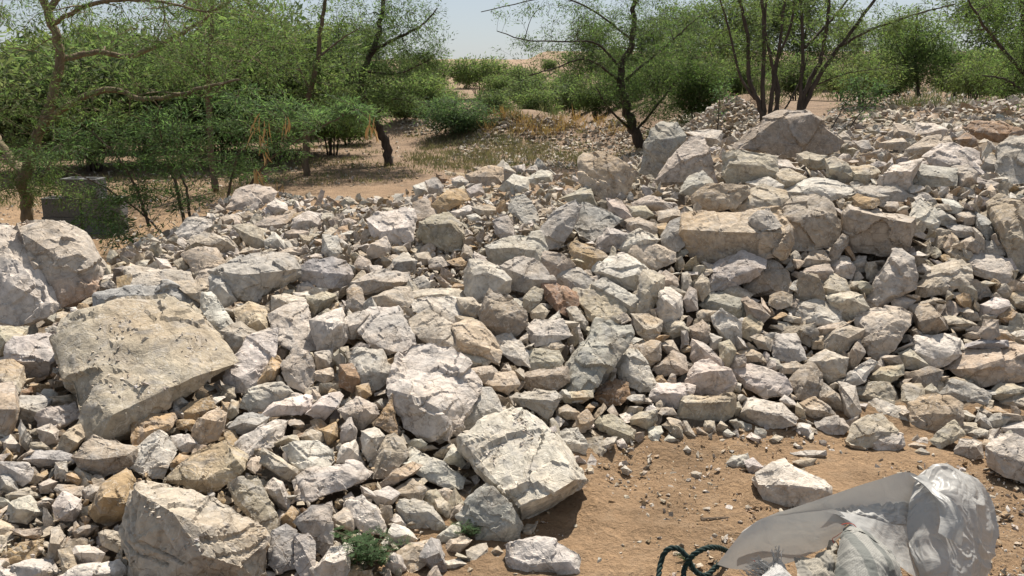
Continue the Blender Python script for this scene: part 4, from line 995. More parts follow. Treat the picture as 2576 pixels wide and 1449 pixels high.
sh = plant('podded_shrub', 'bright green feathery shrub with bunches of hanging straw-coloured pods', 'shrub', None, hit(440, 575),
      [(at_l(Y, (375, 570), (345, 480), (300, 400, -.1), (230, 330, -.2)), .02, .008), (at_l(Y, (465, 575), (445, 470), (420, 400), (400, 320, -.2)), .024, .008),
       (at_l(Y, (480, 580), (470, 480), (455, 420, .1), (520, 340, .2)), .02, .008), (at_l(Y, (530, 590), (600, 510), (680, 400, -.1), (790, 330, -.2), (900, 275, -.2)), .024, .007),
       (at_l(Y, (560, 560), (590, 420), (620, 330, .1), (640, 260, .1)), .018, .007), (at_l(Y, (420, 600), (360, 540), (260, 470, -.2), (150, 420, -.3)), .016, .006)],
      [bl(Y, 330, 340, 0, 190, 70, .8, 1.3), bl(Y, 560, 310, 0, 190, 75, .8, 1.5), bl(Y, 790, 290, -.1, 150, 50, .6, 1.0), bl(Y, 180, 380, -.2, 160, 60, .7, 1.0), bl(Y, 470, 410, 0, 190, 40, .6, .9),
       bl(Y, 690, 370, 0, 120, 45, .6, .5), bl(Y, 330, 500, -.1, 130, 45, .5, .5), bl(Y, 340, 610, -.5, 80, 22, .3, .3), bl(Y, 880, 280, 0, 60, 30, .3, .4), bl(Y, 640, 250, 0, 90, 40, .5, .4), bl(Y, 430, 480, .1, 190, 50, .6, .8), bl(Y, 640, 440, .2, 90, 35, .4, .3), bl(Y, 260, 555, -.1, 80, 35, .4, .45)],
      60, 640, 34, .05, .0108, (.105, .155, .062), 12, BARK, spread=.036, flat=.3)
pv, pc = [], []
r = np.random.default_rng(77); base = np.array(sh.location)
PF = []
for k, (px, py, hgt) in enumerate([(652, 285, 40), (640, 300, 30), (668, 305, 45), (672, 335, 40), (718, 300, 45), (725, 312, 34), (645, 330, 45), (938, 300, 40), (930, 315, 30), (640, 425, 45), (650, 440, 36), (695, 455, 50), (708, 462, 40), (636, 455, 34), (660, 385, 30), (945, 335, 26)]):
    a = at(px, py, Y - .35) - base
    for j in range(r.integers(2, 5)):
        o_ = a + r.normal(size=3) * .02; ln = hgt / FPX * Y * r.uniform(.8, 1.3); d = unit(np.array([r.normal() * .25, r.normal() * .25, -1])); n_ = unit(np.cross(d, r.normal(size=3))) * .008
        b0 = len(pv); t = np.cross(d, n_) * .25
        for q in range(5):
            f = q / 4; c_ = o_ + d * ln * f + unit(n_) * .012 * math.sin(f * 3); w_ = math.sin(math.pi * (f * .86 + .07)); pv += [c_ + n_ * w_, c_ + t * w_, c_ - n_ * w_, c_ - t * w_]
        for q in range(4):
            for m_ in range(4): PF.append((b0 + q * 4 + m_, b0 + q * 4 + (m_ + 1) % 4, b0 + q * 4 + 4 + (m_ + 1) % 4, b0 + q * 4 + 4 + m_))
POD, n_, b_ = newmat('dry_pod', .7); b_.inputs['Base Color'].default_value = (.50, .30, .12, 1)
po = mesh_obj('pods', pv, PF, POD, parent=sh); po['label'] = 'bunches of straw-coloured hanging pods'; po['kind'] = 'stuff'

Y = 12.5     # slim trees behind
plant('acacia_tree', 'slim acacia with a straight grey-brown stem behind the podded shrub', 'tree', 'acacia trees around the heap', hit(540, 465),
      [(at_l(Y, (542, 480), (530, 380), (524, 250), (528, 120), (540, -40)), .075, .035), (at_l(Y, (526, 250), (600, 160, .3), (660, 60, .4)), .03, .012), (at_l(Y, (526, 180), (440, 90, .2), (400, 10, .4)), .03, .012)],
      [bl(Y, 520, 60, 0, 220, 110, 1.5, 1.2), bl(Y, 560, 190, 0, 170, 70, 1.3, .8), bl(Y, 420, 150, .3, 150, 80, 1.2, .7), bl(Y, 680, 130, .2, 120, 90, 1.2, .7)],
      40, 300, 30, .065, .016, (.10,.14,.05), 13, BARK, spread=.05)
Y = 14.5
plant('acacia_tree', 'tall thin acacia with a pinkish brown stem between the shrub and the crooked tree', 'tree', 'acacia trees around the heap', hit(772, 440),
      [(at_l(Y, (772, 450), (770, 330), (776, 250), (800, 140), (812, 40), (826, -60)), .085, .035), (at_l(Y, (795, 150), (850, 105, .3), (905, 70, .4)), .03, .012), (at_l(Y, (780, 230), (730, 120, .2), (700, 40, .3)), .028, .012)],
      [bl(Y, 800, 40, 0, 160, 90, 1.4, 1), bl(Y, 790, 190, 0, 150, 80, 1.3, 1), bl(Y, 700, 110, .2, 120, 100, 1.3, .8), bl(Y, 860, 260, .2, 90, 60, 1., .6), bl(Y, 720, 320, 0, 90, 45, 1, .4)],
      40, 340, 30, .07, .017, (.115, .15, .055), 14, BARK, spread=.055)
Y = 16.2
plant('acacia_tree', 'dense dark acacia on a crooked leaning trunk at the edge of the open field', 'tree', 'acacia trees around the heap', hit(982, 418),
      [(at_l(Y, (984, 425), (968, 360), (942, 300), (915, 255), (908, 210), (920, 160), (945, 105), (960, 40), (970, -60)), .125, .05), (at_l(Y, (930, 130), (990, 100, -.3), (1060, 65, -.5), (1100, 20, -.6)), .05, .015),
       (at_l(Y, (915, 180), (1000, 185, -.4), (1080, 150, -.6)), .035, .012), (at_l(Y, (910, 230), (860, 150, .2), (850, 60, .2)), .045, .015), (at_l(Y, (940, 295), (990, 250, -.3), (1040, 260, -.5)), .03, .010), (at_l(Y, (950, 300), (890, 280, -.3), (850, 300, -.4)), .03, .01)],
      [bl(Y, 960, 50, 0, 130, 90, 1.6, 1.4), bl(Y, 880, 130, 0, 80, 100, 1.3, 1.1), bl(Y, 1040, 70, -.3, 90, 80, 1.1, .8), bl(Y, 1000, 180, -.2, 120, 50, 1.2, .9), bl(Y, 910, 265, 0, 90, 65, 1.2, 1.4), bl(Y, 1080, 140, -.3, 60, 35, .8, .35),
       bl(Y, 1000, 260, -.2, 70, 35, .8, .5)],
      70, 680, 29, .075, .0165, (.088, .122, .045), 15, BARK_D, spread=.06)
Y = 17.6
plant('acacia_tree', 'wide dark acacia with long arching branches above a thick shadowy trunk', 'tree', 'acacia trees around the heap', hit(1612, 368),
      [(at_l(Y, (1620, 385), (1600, 335), (1572, 260), (1560, 180), (1590, 90), (1600, -50)), .17, .06), (at_l(Y, (1565, 210), (1480, 150, -.5), (1400, 170, -.8), (1330, 190, -1.2)), .04, .015), (at_l(Y, (1570, 180), (1500, 110, -.5), (1420, 105, -.9), (1320, 100, -1.2), (1250, 78, -1.4)), .035, .012),
       (at_l(Y, (1590, 100), (1480, 20, -.4), (1380, -5, -.8), (1210, 30, -1)), .03, .012), (at_l(Y, (1575, 200), (1680, 110, .2), (1760, 40, .3)), .045, .02), (at_l(Y, (1600, 330), (1680, 230, -.2), (1740, 150, -.2)), .04, .02), (at_l(Y, (1590, 330), (1530, 270, -.4), (1500, 220, -.6)), .04, .012)],
      [bl(Y, 1600, 40, 0, 170, 80, 1.8, 1.6), bl(Y, 1470, 60, -.4, 110, 60, 1.3, .8), bl(Y, 1650, 150, 0, 150, 90, 1.6, 1.6), bl(Y, 1440, 150, -.6, 110, 45, 1.2, .55), bl(Y, 1330, 125, -.9, 80, 40, .9, .28), bl(Y, 1570, 230, -.2, 90, 70, 1.2, 1.1), bl(Y, 1660, 290, -.2, 90, 60, 1.1, 1.0),
       bl(Y, 1750, 90, .2, 110, 100, 1.4, 1.), bl(Y, 1330, 30, -.8, 90, 30, .8, .18), bl(Y, 1740, 230, 0, 80, 70, 1.2, .7)],
      90, 900, 29, .075, .016, (.09, .128, .045), 16, BARK_D, spread=.06)
Y = 12.2     # many-stemmed thorn tree behind the great brown boulder
B0 = hit(1925, 300)
plant('thorn_tree', 'many-stemmed thorn tree fanning bare dark stems behind the great brown boulder', 'tree', None, at(1930, 320, Y),
      [(at_l(Y, (1922, 320), (1912, 268), (1885, 200), (1880, 90), (1850, -40)), .055, .03), (at_l(Y, (1925, 320), (1918, 230), (1922, 120), (1918, -50)), .05, .03), (at_l(Y, (1935, 320), (1945, 215), (1960, 120), (1980, -40)), .045, .025),
       (at_l(Y, (1935, 310), (1960, 240), (1940, 150), (1925, 60), (1935, -50)), .04, .02), (at_l(Y, (1955, 305), (1955, 240), (1945, 180), (1990, 60), (2000, -60)), .04, .02),
       (at_l(Y, (2005, 300), (2012, 250), (2020, 120), (2010, -40)), .05, .025), (at_l(Y, (2010, 300), (2030, 220), (2070, 130), (2090, -40)), .055, .03), (at_l(Y, (2010, 300), (2050, 210), (2110, 120), (2200, 0), (2240, -60)), .06, .02),
       (at_l(Y, (1900, 250), (1862, 190), (1830, 60), (1800, -40)), .03, .015), (at_l(Y, (1960, 300), (2010, 210), (2030, 150)), .018, .012), (at_l(Y, (2110, 120), (2180, 80, -.2), (2290, 40, -.4), (2400, 10, -.6)), .03, .010), (at_l(Y, (2050, 215), (2130, 185, -.3), (2230, 170, -.5)), .014, .006),
       (at_l(Y, (2025, 120), (2100, 40, .2), (2160, -40, .3)), .03, .015)],
      [bl(Y, 1950, 10, 0, 190, 60, 1.4, 1.0), bl(Y, 2150, 60, 0, 150, 70, 1.3, .7), bl(Y, 1850, 130, .3, 80, 80, 1., .6), bl(Y, 2000, 130, .3, 90, 90, 1.0, .35), bl(Y, 2280, 60, -.4, 120, 55, 1., .35), bl(Y, 2180, 170, -.4, 100, 40, .8, .25), bl(Y, 1960, -110, 0, 330, 90, 1.8, 1.5)],
      80, 560, 26, .058, .014, (.115, .15, .05), 17, BARK_D, spread=.04, twig_r=.0035)
Y = 24.0
far1 = plant('acacia_tree', 'rounded acacia standing alone beyond the thorn tree', 'tree', 'acacia trees around the heap', hit(2310, 240),
      [(at_l(Y, (2312, 250), (2305, 190), (2300, 110), (2310, 20)), .09, .03), (at_l(Y, (2305, 200), (2270, 140), (2240, 80)), .04, .015), (at_l(Y, (2305, 190), (2350, 120), (2370, 60)), .04, .015)],
      [bl(Y, 2300, 90, 0, 90, 60, 1.2, 1.4), bl(Y, 2300, 170, 0, 110, 50, 1.3, 1.2), bl(Y, 2390, 160, 0, 70, 60, 1., .6)], 60, 620, 24, .10, .030, (.10, .14, .05), 18, BARK_D, spread=.12)
Y = 14.0
plant('acacia_tree', 'tall leafy acacia beside the pale far gravel, its crown spilling over', 'tree', 'acacia trees around the heap', at(2600, 330, Y),
      [(at_l(Y, (2600, 340), (2590, 200), (2580, 60), (2560, -80)), .12, .05), (at_l(Y, (2590, 200), (2520, 120, -.2), (2460, 40, -.4), (2420, -30, -.4)), .05, .015), (at_l(Y, (2592, 240), (2530, 200, -.2), (2470, 190, -.3)), .035, .012)],
      [bl(Y, 2560, 60, 0, 120, 110, 1.4, 1.5), bl(Y, 2480, 30, -.2, 90, 60, 1., .6), bl(Y, 2540, 200, 0, 100, 70, 1.1, .8), bl(Y, 2660, 120, .2, 120, 160, 1.4, 1.)], 50, 420, 28, .062, .015, (.11, .15, .05), 19, BARK_D, spread=.05)

# mid-ground and far bushes
def on_ground(px, Y):
    X = (px - 1288) / FPX * Y * 1.0; return np.array([X, Y, float(terr(np.array([X]), np.array([Y]))[0])])
def bush(px, py, w_px, h_px, label, seed, tint, n2=260, nl=22, name='thorn_bush', stems=7, bark=BARK_D, top=.62, leafpx=3.3, group='bushes beyond the trees', Y=None, cat='bush'):
    b = hit(px, py) if Y is None else on_ground(px, Y); Y = b[1]; r = np.random.default_rng(seed); W, Hh = w_px / FPX * Y, h_px / FPX * Y
    limbs = []
    for k in range(stems):
        a = r.uniform(0, 2 * math.pi); rr = r.uniform(.25, 1.05); e = b + np.array([math.cos(a) * rr * W * .5, math.sin(a) * rr * W * .4, Hh * r.uniform(.55, .9)])
        m_ = (b + e) / 2 + np.array([-math.cos(a), -math.sin(a), .3]) * W * .06; limbs.append(([b + np.array([math.cos(a), math.sin(a), -.4]) * .06, m_, e], .012 + .004 * Y / 10, .006))
    c = b + np.array([0, 0, Hh * top]); ln = leafpx / FPX * Y * 2.6
    return plant(name, label, cat, group, b, limbs, [(c, (W * .5, W * .42, Hh * (1 - top) * .95), 1.), (c - np.array([0, 0, Hh * .2]), (W * .42, W * .36, Hh * .25), .6)], 26, n2, nl, ln, ln * .30, tint, seed, bark, spread=.03 * W + .05, twig_r=.004 * Y / 15)
bush(1205, 250, 190, 105, 'vase-shaped bush with many bare dark stems before the brown hill', 41, (.12, .155, .055), 300, stems=12, top=.72)
bush(1080, 245, 130, 100, 'rounded olive bush beside the vase-shaped bush', 42, (.125, .15, .06), 300)
bush(1150, 335, 200, 95, 'low spreading bright green bush at the foot of the small mound', 43, (.095, .14, .062), 380, nl=24, top=.5, name='green_bush')
bush(1400, 275, 150, 95, 'loose thin-leaved bush on the slope behind the big mound', 44, (.125, .165, .06), 200, top=.55)
bush(1500, 300, 140, 120, 'loose pale bush growing between mound and dark acacia', 45, (.12, .155, .055), 220, top=.55)
bush(1320, 240, 120, 70, 'small airy bush on the brown hill slope', 46, (.13, .155, .065), 160)
bush(1745, 330, 150, 170, 'dark leafy bush growing at the side of the stone cone', 47, (.09, .13, .04), 420, Y=16.5, top=.6)
bush(2150, 290, 170, 120, 'sparse yellowish bush among the far stones beside the thorn tree', 48, (.14, .165, .06), 180, Y=18, top=.6)
bush(2420, 270, 160, 110, 'sparse green bush on the far gravel below the leafy crown', 49, (.13, .16, .055), 200, Y=20, top=.6)
bush(2090, 250, 130, 90, 'grey-green bush in the hollow beyond the stone cone', 50, (.125, .15, .06), 180, Y=26)
bush(1015, 300, 120, 60, 'low grey-green bush beside the crooked tree', 51, (.11, .14, .06), 220)
bush(2370, 235, 100, 80, 'pale rounded bush next to the lone acacia', 52, (.13, .155, .065), 180, Y=30)
bush(640, 330, 200, 100, 'broad shaded bush in the field behind the podded shrub', 53, (.10, .14, .05), 300)
bush(330, 330, 240, 140, 'broad shaded bush in the field behind the thick-trunked tree', 54, (.10, .14, .05), 320)
for k, (px, py, wv, hv, lab) in enumerate([(880, 300, 170, 110, 'bushy thicket behind the crooked tree'), (480, 300, 220, 120, 'tangled thicket behind the podded shrub'), (190, 300, 240, 150, 'tangled thicket between the thick-trunked tree and the field'), (760, 290, 160, 110, 'tangled thicket around the tall thin acacia'),
        (1640, 290, 150, 110, 'dark thicket behind the wide acacia'), (1560, 260, 130, 90, 'thin thicket on the rise behind the wide acacia'), (1850, 260, 150, 110, 'leafy thicket behind the stone cone'), (1980, 250, 150, 110, 'leafy thicket behind the thorn tree stems'), (2210, 255, 130, 90, 'leafy thicket beyond the leaning saplings'), (2500, 250, 150, 110, 'leafy thicket beyond the rust-brown slab')]):
    bush(px, py, wv, hv, lab, 90 + k, [(.105, .14, .05), (.12, .15, .06), (.09, .13, .045)][k % 3], 340, Y=[22, 20, 18, 24, 27, 30, 24, 28, 30, 26][k], name='thicket', top=.55)
bush(70, 330, 220, 150, 'dusty bush beyond the huge boulders', 55, (.105, .14, .05), 300)
# more scrub closing off the middle distance: copies of four builds
src = [bush(1350, 0, 130, 100, 'dusty scrub bush on the slope beside the vase-shaped bush', 121, (.125, .16, .06), 240, Y=30.), bush(1440, 0, 120, 90, 'dusty scrub bush on the slope behind the loose thin-leaved bush', 122, (.12, .15, .065), 220, Y=34., stems=10),
       bush(1010, 0, 120, 85, 'dusty scrub bush on the slope beside the rounded olive bush', 123, (.14, .165, .07), 220, Y=32.), bush(600, 0, 200, 120, 'dusty scrub bush of the field behind the podded shrub', 124, (.11, .15, .05), 300, Y=19.)]
r = np.random.default_rng(125); spots = [(380, 16.5), (560, 17), (700, 17.5), (840, 19), (240, 15.5), (90, 15), (470, 21), (1060, 27), (1240, 33), (1330, 40), (1120, 38), (1260, 44), (1300, 52), (1180, 60), (1420, 48), (1540, 42), (1500, 60), (1600, 54), (1380, 70), (1080, 50), (960, 38), (900, 30), (830, 26), (700, 27), (540, 26), (420, 24), (300, 27), (150, 25), (20, 22), (250, 20), (690, 20), (1690, 36), (1760, 30), (1830, 40), (1930, 46), (2050, 38), (2130, 46), (2250, 42), (2340, 48), (2440, 36), (2530, 44), (2180, 33)]
LBL = ((280, 'behind the thick-trunked acacia'), (640, 'behind the podded shrub'), (900, 'behind the tall thin acacia'), (1150, 'between the crooked tree and the hill'), (1450, 'on the open hill slope'), (1720, 'behind the wide dark acacia'), (1900, 'behind the stone cone'), (2180, 'behind the thorn tree stems'), (2400, 'around the lone rounded acacia'), (3000, 'behind the tall leafy acacia'))
for k, (px, Yd) in enumerate(spots):
    p = on_ground(px, Yd); copy_tree(src[int(r.integers(0, 4))], tuple(p), r.uniform(0, 6.28), r.uniform(.8, 1.35) * (1.75 if px < 950 else 1.1), 'dusty scrub bush ' + next(t for x, t in LBL if px < x))
# slender saplings by the great brown boulder
for k, (p, lab) in enumerate([([(2080, 345), (2110, 290), (2150, 215)], 'slender leafy sapling leaning away from the great brown boulder'), ([(2120, 345), (2160, 290), (2210, 230)], 'second slender sapling leaning beside the rubble slope'),
                    ([(1805, 330), (1808, 280), (1812, 225)], 'thin bare sapling in front of the stone cone')]):
    Y = 10.5; P = [at(x, y, Y) for x, y in p]
    plant('sapling', lab, 'sapling', 'saplings beside the boulders', P[0], [(P, .012, .005)], [(P[2], (.12, .12, .15), 1), ((P[1] + P[2]) / 2, (.12, .12, .25), 1)], 8, 46 if k < 2 else 16, 16, .045, .014, (.09, .14, .06), 60 + k, BARK_D, spread=.05)
# the belt of trees along the foot of the hill: two builds, copied
Y = 46.
fa = plant('far_tree', 'hazy olive tree in the belt below the brown hill', 'tree', 'belt of trees below the hill', hit(1900, 215),
      [([np.array([0, 0, 0]) + hit(1900, 215), hit(1900, 215) + np.array([.1, 0, 1.5]), hit(1900, 215) + np.array([0, .2, 3])], .12, .05)],
      [(hit(1900, 215) + np.array([0, 0, 2.2]), (2.4, 2.0, 1.3), 1), (hit(1900, 215) + np.array([.6, 0, 3.3]), (1.6, 1.5, .9), .7), (hit(1900, 215) + np.array([-.5, 0, 1.2]), (2.4, 2, .8), .5)], 40, 560, 24, .16, .055, (.12, .15, .065), 71, BARK_D, spread=.2)
r = np.random.default_rng(72); belt = [(60, 235, 34), (200, 225, 40), (330, 240, 32), (460, 225, 42), (590, 232, 36), (720, 222, 45), (860, 228, 40), (960, 215, 52), (1040, 205, 60), (1480, 220, 44), (1600, 225, 38), (1700, 215, 46), (1790, 225, 36), (2000, 215, 44), (2130, 205, 52), (2230, 200, 60), (2460, 215, 40), (2560, 205, 46)]
def BW(px):
    for x, t in ((280, 'past the thick-trunked acacia'), (640, 'past the podded shrub'), (900, 'past the tall thin acacia'), (1100, 'past the crooked tree'), (1650, 'past the wide dark acacia'), (1850, 'over the stone cone'), (2180, 'through the thorn tree stems'), (2400, 'past the lone rounded acacia'), (3000, 'under the tall leafy crown')):
        if px < x: return t
fa['label'] = 'hazy olive tree of the far belt seen between the bare thorn stems'
for k, (px, py, Yd) in enumerate(belt):
    X = (px - 1288) / FPX * Yd; z = float(terr(np.array([X]), np.array([Yd]))[0])
    copy_tree(fa, (X, Yd, z), r.uniform(0, 6.28), r.uniform(.7, 1.25) * (1 if px < 1000 or px > 1450 else .55), f'hazy olive tree of the far belt seen {BW(px)}')

# dry grass and low weeds of the field: nobody could count them
def tufts(name, label, poly, n_, hgt, nb, tints, seed, mat=None, maxY=45):
    r = np.random.default_rng(seed); P = np.array(poly); px = r.uniform(P[:, 0].min(), P[:, 0].max(), n_ * 3); py = r.uniform(P[:, 1].min(), P[:, 1].max(), n_ * 3)
    k = inpoly(px, py, poly); H2, ok = hits(px[k][:n_], py[k][:n_]); H2 = H2[ok & (H2[:, 1] < maxY) & (H2[:, 1] > 9.2)]; cl = fbm(H2 * .8, seed, 2); H2 = H2[cl > -.25]
    m_ = len(H2); C = np.repeat(H2, nb, 0) + r.normal(size=(m_ * nb, 3)) * np.array([.10, .10, 0]); h_ = np.repeat(hgt * r.uniform(.4, 1.3, m_), nb) * r.uniform(.5, 1.2, m_ * nb)
    lift = r.random(m_ * nb)[:, None] * np.repeat(r.uniform(0, .6, m_), nb)[:, None] * h_[:, None]
    A = unit(r.normal(size=C.shape) * np.array([.5, .5, .2]) + np.array([0, 0, 1.])); B = unit(np.cross(A, r.normal(size=A.shape)))
    tt = np.array(tints)[np.repeat(r.integers(0, len(tints), m_), nb)] * r.uniform(.75, 1.2, (m_ * nb, 1))
    wd = np.maximum(.006, C[:, 1] / FPX * 1.6)
    o = leaf_mesh(name, C + lift * np.array([0, 0, 1.]) - np.array([0, 0, .02]), A, B, h_, wd, tt, None, mat or GRASS); tag(o, label, kind='stuff'); return o
FIELD = [(-40, 600), (-40, 330), (500, 320), (1000, 290), (1500, 290), (1700, 330), (1580, 400), (1460, 430), (1050, 460), (640, 470), (400, 630), (250, 650)]
tufts('dry_weeds', 'grey-green and straw-coloured weeds of the field', FIELD, 2300, .10, 16, [(.15, .155, .07), (.12, .135, .06), (.24, .19, .10), (.19, .17, .09)], 81)
tufts('mound_weeds', 'grey-green weeds growing in front of the mounds', [(1010, 400), (1100, 340), (1250, 345), (1450, 370), (1500, 420), (1300, 425), (1100, 430)], 420, .15, 20, [(.16, .15, .09), (.14, .135, .08), (.20, .165, .10)], 82)
tufts('straw_grass', 'orange straw grass on the mounds', [(1150, 330), (1230, 290), (1500, 290), (1620, 330), (1500, 350), (1380, 350)], 60, .28, 24, [(.36, .22, .10), (.30, .20, .10)], 83)
tufts('hill_scrub', 'thin green scrub dotting the brown hill', [(1000, 300), (1000, 200), (1300, 170), (1700, 175), (2300, 200), (2576, 200), (2576, 280), (1700, 270), (1500, 300)], 420, .32, 24, [(.13, .145, .07), (.16, .155, .085), (.12, .135, .065)], 84, maxY=120)
# ------------------------------------------------------------ foreground: small plants, rope, sacks, blocks, sticks
def weed(px, py, n_stems, hgt, label, seed):
    b = hit(px, py) + np.array([0, 0, .01]); r = np.random.default_rng(seed); root = empty('leafy_weed', b); tag(root, label, 'plant', 'small green weeds among the stones')
    V, F, LC, LA, LB, LL = [], [], [], [], [], []
    for k in range(n_stems):
        a = r.uniform(0, 6.28); e = np.array([math.cos(a) * hgt * r.uniform(.3, 1.1), math.sin(a) * hgt * r.uniform(.2, .7), hgt * r.uniform(.35, 1.0)])
        p = spline([np.zeros(3), e * np.array([.4, .4, .65]), e], 12); tube(p, np.linspace(.003, .0012, 12), 4, V, F)
        for j in range(3, 12):
            for s in range(2):                       # each node carries pinnate leaves
                d = unit(np.array([r.normal(), r.normal(), .25])); sd_ = unit(np.cross(d, [0, 0, 1.])); ln = hgt * r.uniform(.2, .34)
                for q in range(1, 8):
                    for sg in (-1, 1): LC.append(p[j] + d * ln * q / 7); LA.append(unit(sd_ * sg + d * .5 + np.array([0, 0, r.normal() * .15]))); LB.append(unit(np.cross(LA[-1], [0, 0, 1.]))); LL.append(ln * .28)
    mesh_obj('stems', V, F, BARK, parent=root)
    LC, LA, LB, LL = map(np.array, (LC, LA, LB, LL)); tt = np.array([.075, .12, .055])[None] * r.uniform(.7, 1.35, (len(LC), 1)) * r.uniform(.95, 1.05, (len(LC), 3))
    leaf_mesh('leaves', LC, LA, LB, LL, LL * .36, tt, root)
weed(945, 1425, 10, .13, 'green feathery weed between the stones beside the grooved boulder', 1)
weed(900, 1438, 6, .10, 'lower green feathery weed sprouting beside the larger weed', 2)
weed(1190, 1362, 9, .07, 'small green weed under the blue-grey triangular rock', 3)
weed(1725, 1418, 4, .035, 'tiny green seedling on the soil inside the rope loop', 4)

ROPE, n, b = newmat('green_rope_fibre', .8); b.inputs['Base Color'].default_value = (.014, .03, .026, 1)
def rope(pts, label):
    P = spline([at(x, y, hit(x, y + z * 700)[1]) + np.array([0, 0, .006]) for x, y, z in pts], 150); base = P[0].copy(); P = P - base
    root = empty('rope', base); tag(root, label, 'rope', 'loops of green rope')
    T = unit(np.gradient(P, axis=0)); s = np.concatenate([[0], np.cumsum(np.linalg.norm(np.diff(P, axis=0), axis=1))])
    u = unit(np.cross(T, [0.2, .3, 1.])); v = np.cross(T, u)
    for k in range(3):
        a = s / .009 + k * 2.094; V, F = [], []; tube(P + .0048 * (np.cos(a)[:, None] * u + np.sin(a)[:, None] * v), .005, 6, V, F); mesh_obj('strand', V, F, ROPE, parent=root, smooth=True)
rope([(1655, 1470, .01), (1662, 1420, .05), (1678, 1388, .08), (1705, 1384, .09), (1728, 1405, .07), (1748, 1440, .03), (1775, 1452, .015), (1800, 1432, .02), (1830, 1408, .03)], 'dark green twisted rope running in an arch to the plastic sheet')
rope([(1718, 1475, .01), (1722, 1435, .04), (1742, 1402, .08), (1775, 1384, .10), (1805, 1382, .08), (1832, 1392, .03)], 'dark green twisted rope bent in a round loop across the other rope')

# --- woven and plastic sacks
def cloth_material(name, c, trans, rough, wrinkle, weave=0, weave_col=None, clear=0):
    m, n, b = newmat(name, rough); tc = N(n, 'ShaderNodeTexCoord'); b.inputs['Base Color'].default_value = (*c, 1); b.inputs['Specular IOR Level'].default_value = .3
    x = N(n, 'ShaderNodeTexNoise', Scale=9.0, Detail=5.0, Roughness=.55, Distortion=1.6); L(n, tc.outputs['Object'], x.inputs['Vector'])
    hsrc = x.outputs['Fac']
    if weave:
        wv = N(n, 'ShaderNodeTexChecker', Scale=weave); L(n, tc.outputs['Object'], wv.inputs['Vector']); wv.inputs['Color1'].default_value = (*c, 1); wv.inputs['Color2'].default_value = (*[q * .72 for q in c], 1)
        c2 = wv.outputs['Color']
        if weave_col:
            bd = N(n, 'ShaderNodeTexWave', Scale=4.2, Distortion=.6); bd.bands_direction = 'X'; L(n, tc.outputs['Object'], bd.inputs['Vector'])
            c2 = mixc(n, ramp(n, bd.outputs['Fac'], [(.55, 0.), (.7, .8)]), c2, weave_col)
        L(n, c2, b.inputs['Base Color'])
    bp = N(n, 'ShaderNodeBump', Strength=wrinkle, Distance=.02); L(n, hsrc, bp.inputs['Height']); L(n, bp.outputs[0], b.inputs['Normal'])
    if trans:
        t = N(n, 'ShaderNodeBsdfTranslucent'); t.inputs['Color'].default_value = (*c, 1); L(n, bp.outputs[0], t.inputs['Normal'])
        mx = N(n, 'ShaderNodeMixShader'); mx.inputs[0].default_value = trans; L(n, b.outputs[0], mx.inputs[1]); L(n, t.outputs[0], mx.inputs[2]); L(n, mx.outputs[0], n.nodes['Material Output'].inputs['Surface'])
        if clear:
            tp = N(n, 'ShaderNodeBsdfTransparent'); m3 = N(n, 'ShaderNodeMixShader'); m3.inputs[0].default_value = clear; L(n, mx.outputs[0], m3.inputs[1]); L(n, tp.outputs[0], m3.inputs[2]); L(n, m3.outputs[0], n.nodes['Material Output'].inputs['Surface'])
    return m
PLASTIC = cloth_material('white_plastic_film', (.42, .41, .385), .22, .4, .3, clear=.06)
WOVEN = cloth_material('woven_sack', (.27, .262, .235), 0, .9, .3, 220, (.11, .115, .105))
FRAY = cloth_material('frayed_white_weave', (.42, .41, .39), .1, .6, .3, 260)
BURLAP = cloth_material('brown_sacking', (.29, .26, .21), 0, .8, .5, 240, (.16, .15, .13))
OX, OY = TILE['C3']
def c3(x, y, D): return at(OX + x * 10 / 3, OY + y * 10 / 3, D)
def sheet(rows, nu, nv, amp, seed, fr=10, am2=None):
    """rows of (x, y, distance) control points, splined both ways; crumpled by noise"""
    R = [spline([c3(*p) for p in row], nu) for row in rows]; R = np.array(R)
    G = np.array([spline(R[:, k], nv) for k in range(nu)]).transpose(1, 0, 2); V = G.reshape(-1, 3)
    du = np.gradient(G, axis=1); dv = np.gradient(G, axis=0); nn = unit(np.cross(du, dv)).reshape(-1, 3)
    p = V * fr * np.array([1.3, 1., .55]); wq = p + .8 * np.stack([noise(p, seed + 7), noise(p, seed + 8), noise(p, seed + 9)], 1)
    tri = lambda t: np.abs(((t + 10) % 2) - 1)                         # folds with sharp creases
    d = tri(noise(wq, seed) * 2.4) + .45 * tri(noise(wq * 2.1, seed + 1) * 2.6) + .2 * tri(noise(wq * 4.6, seed + 2) * 2.6) - .8
    V = V + nn * (amp * d)[:, None]
    I = np.arange(nu * nv).reshape(nv, nu); F = np.stack([I[:-1, :-1].ravel(), I[:-1, 1:].ravel(), I[1:, 1:].ravel(), I[1:, :-1].ravel()], 1)
    return V, F
def gY(x, y): return hit(OX + x * 10 / 3, OY + y * 10 / 3)[1]
sk = empty('plastic_sack', c3(130, 140, gY(130, 140))); tag(sk, 'torn white plastic sack opened out over the other sacks on the soil', 'sack'); sb = np.array(sk.location)
def part(name, V, F, mat, parent=sk, sharp=None): 
    o = mesh_obj(name, V - np.array(parent.location), F, mat, parent=parent, smooth=True); return o
D0 = gY(110, 150)
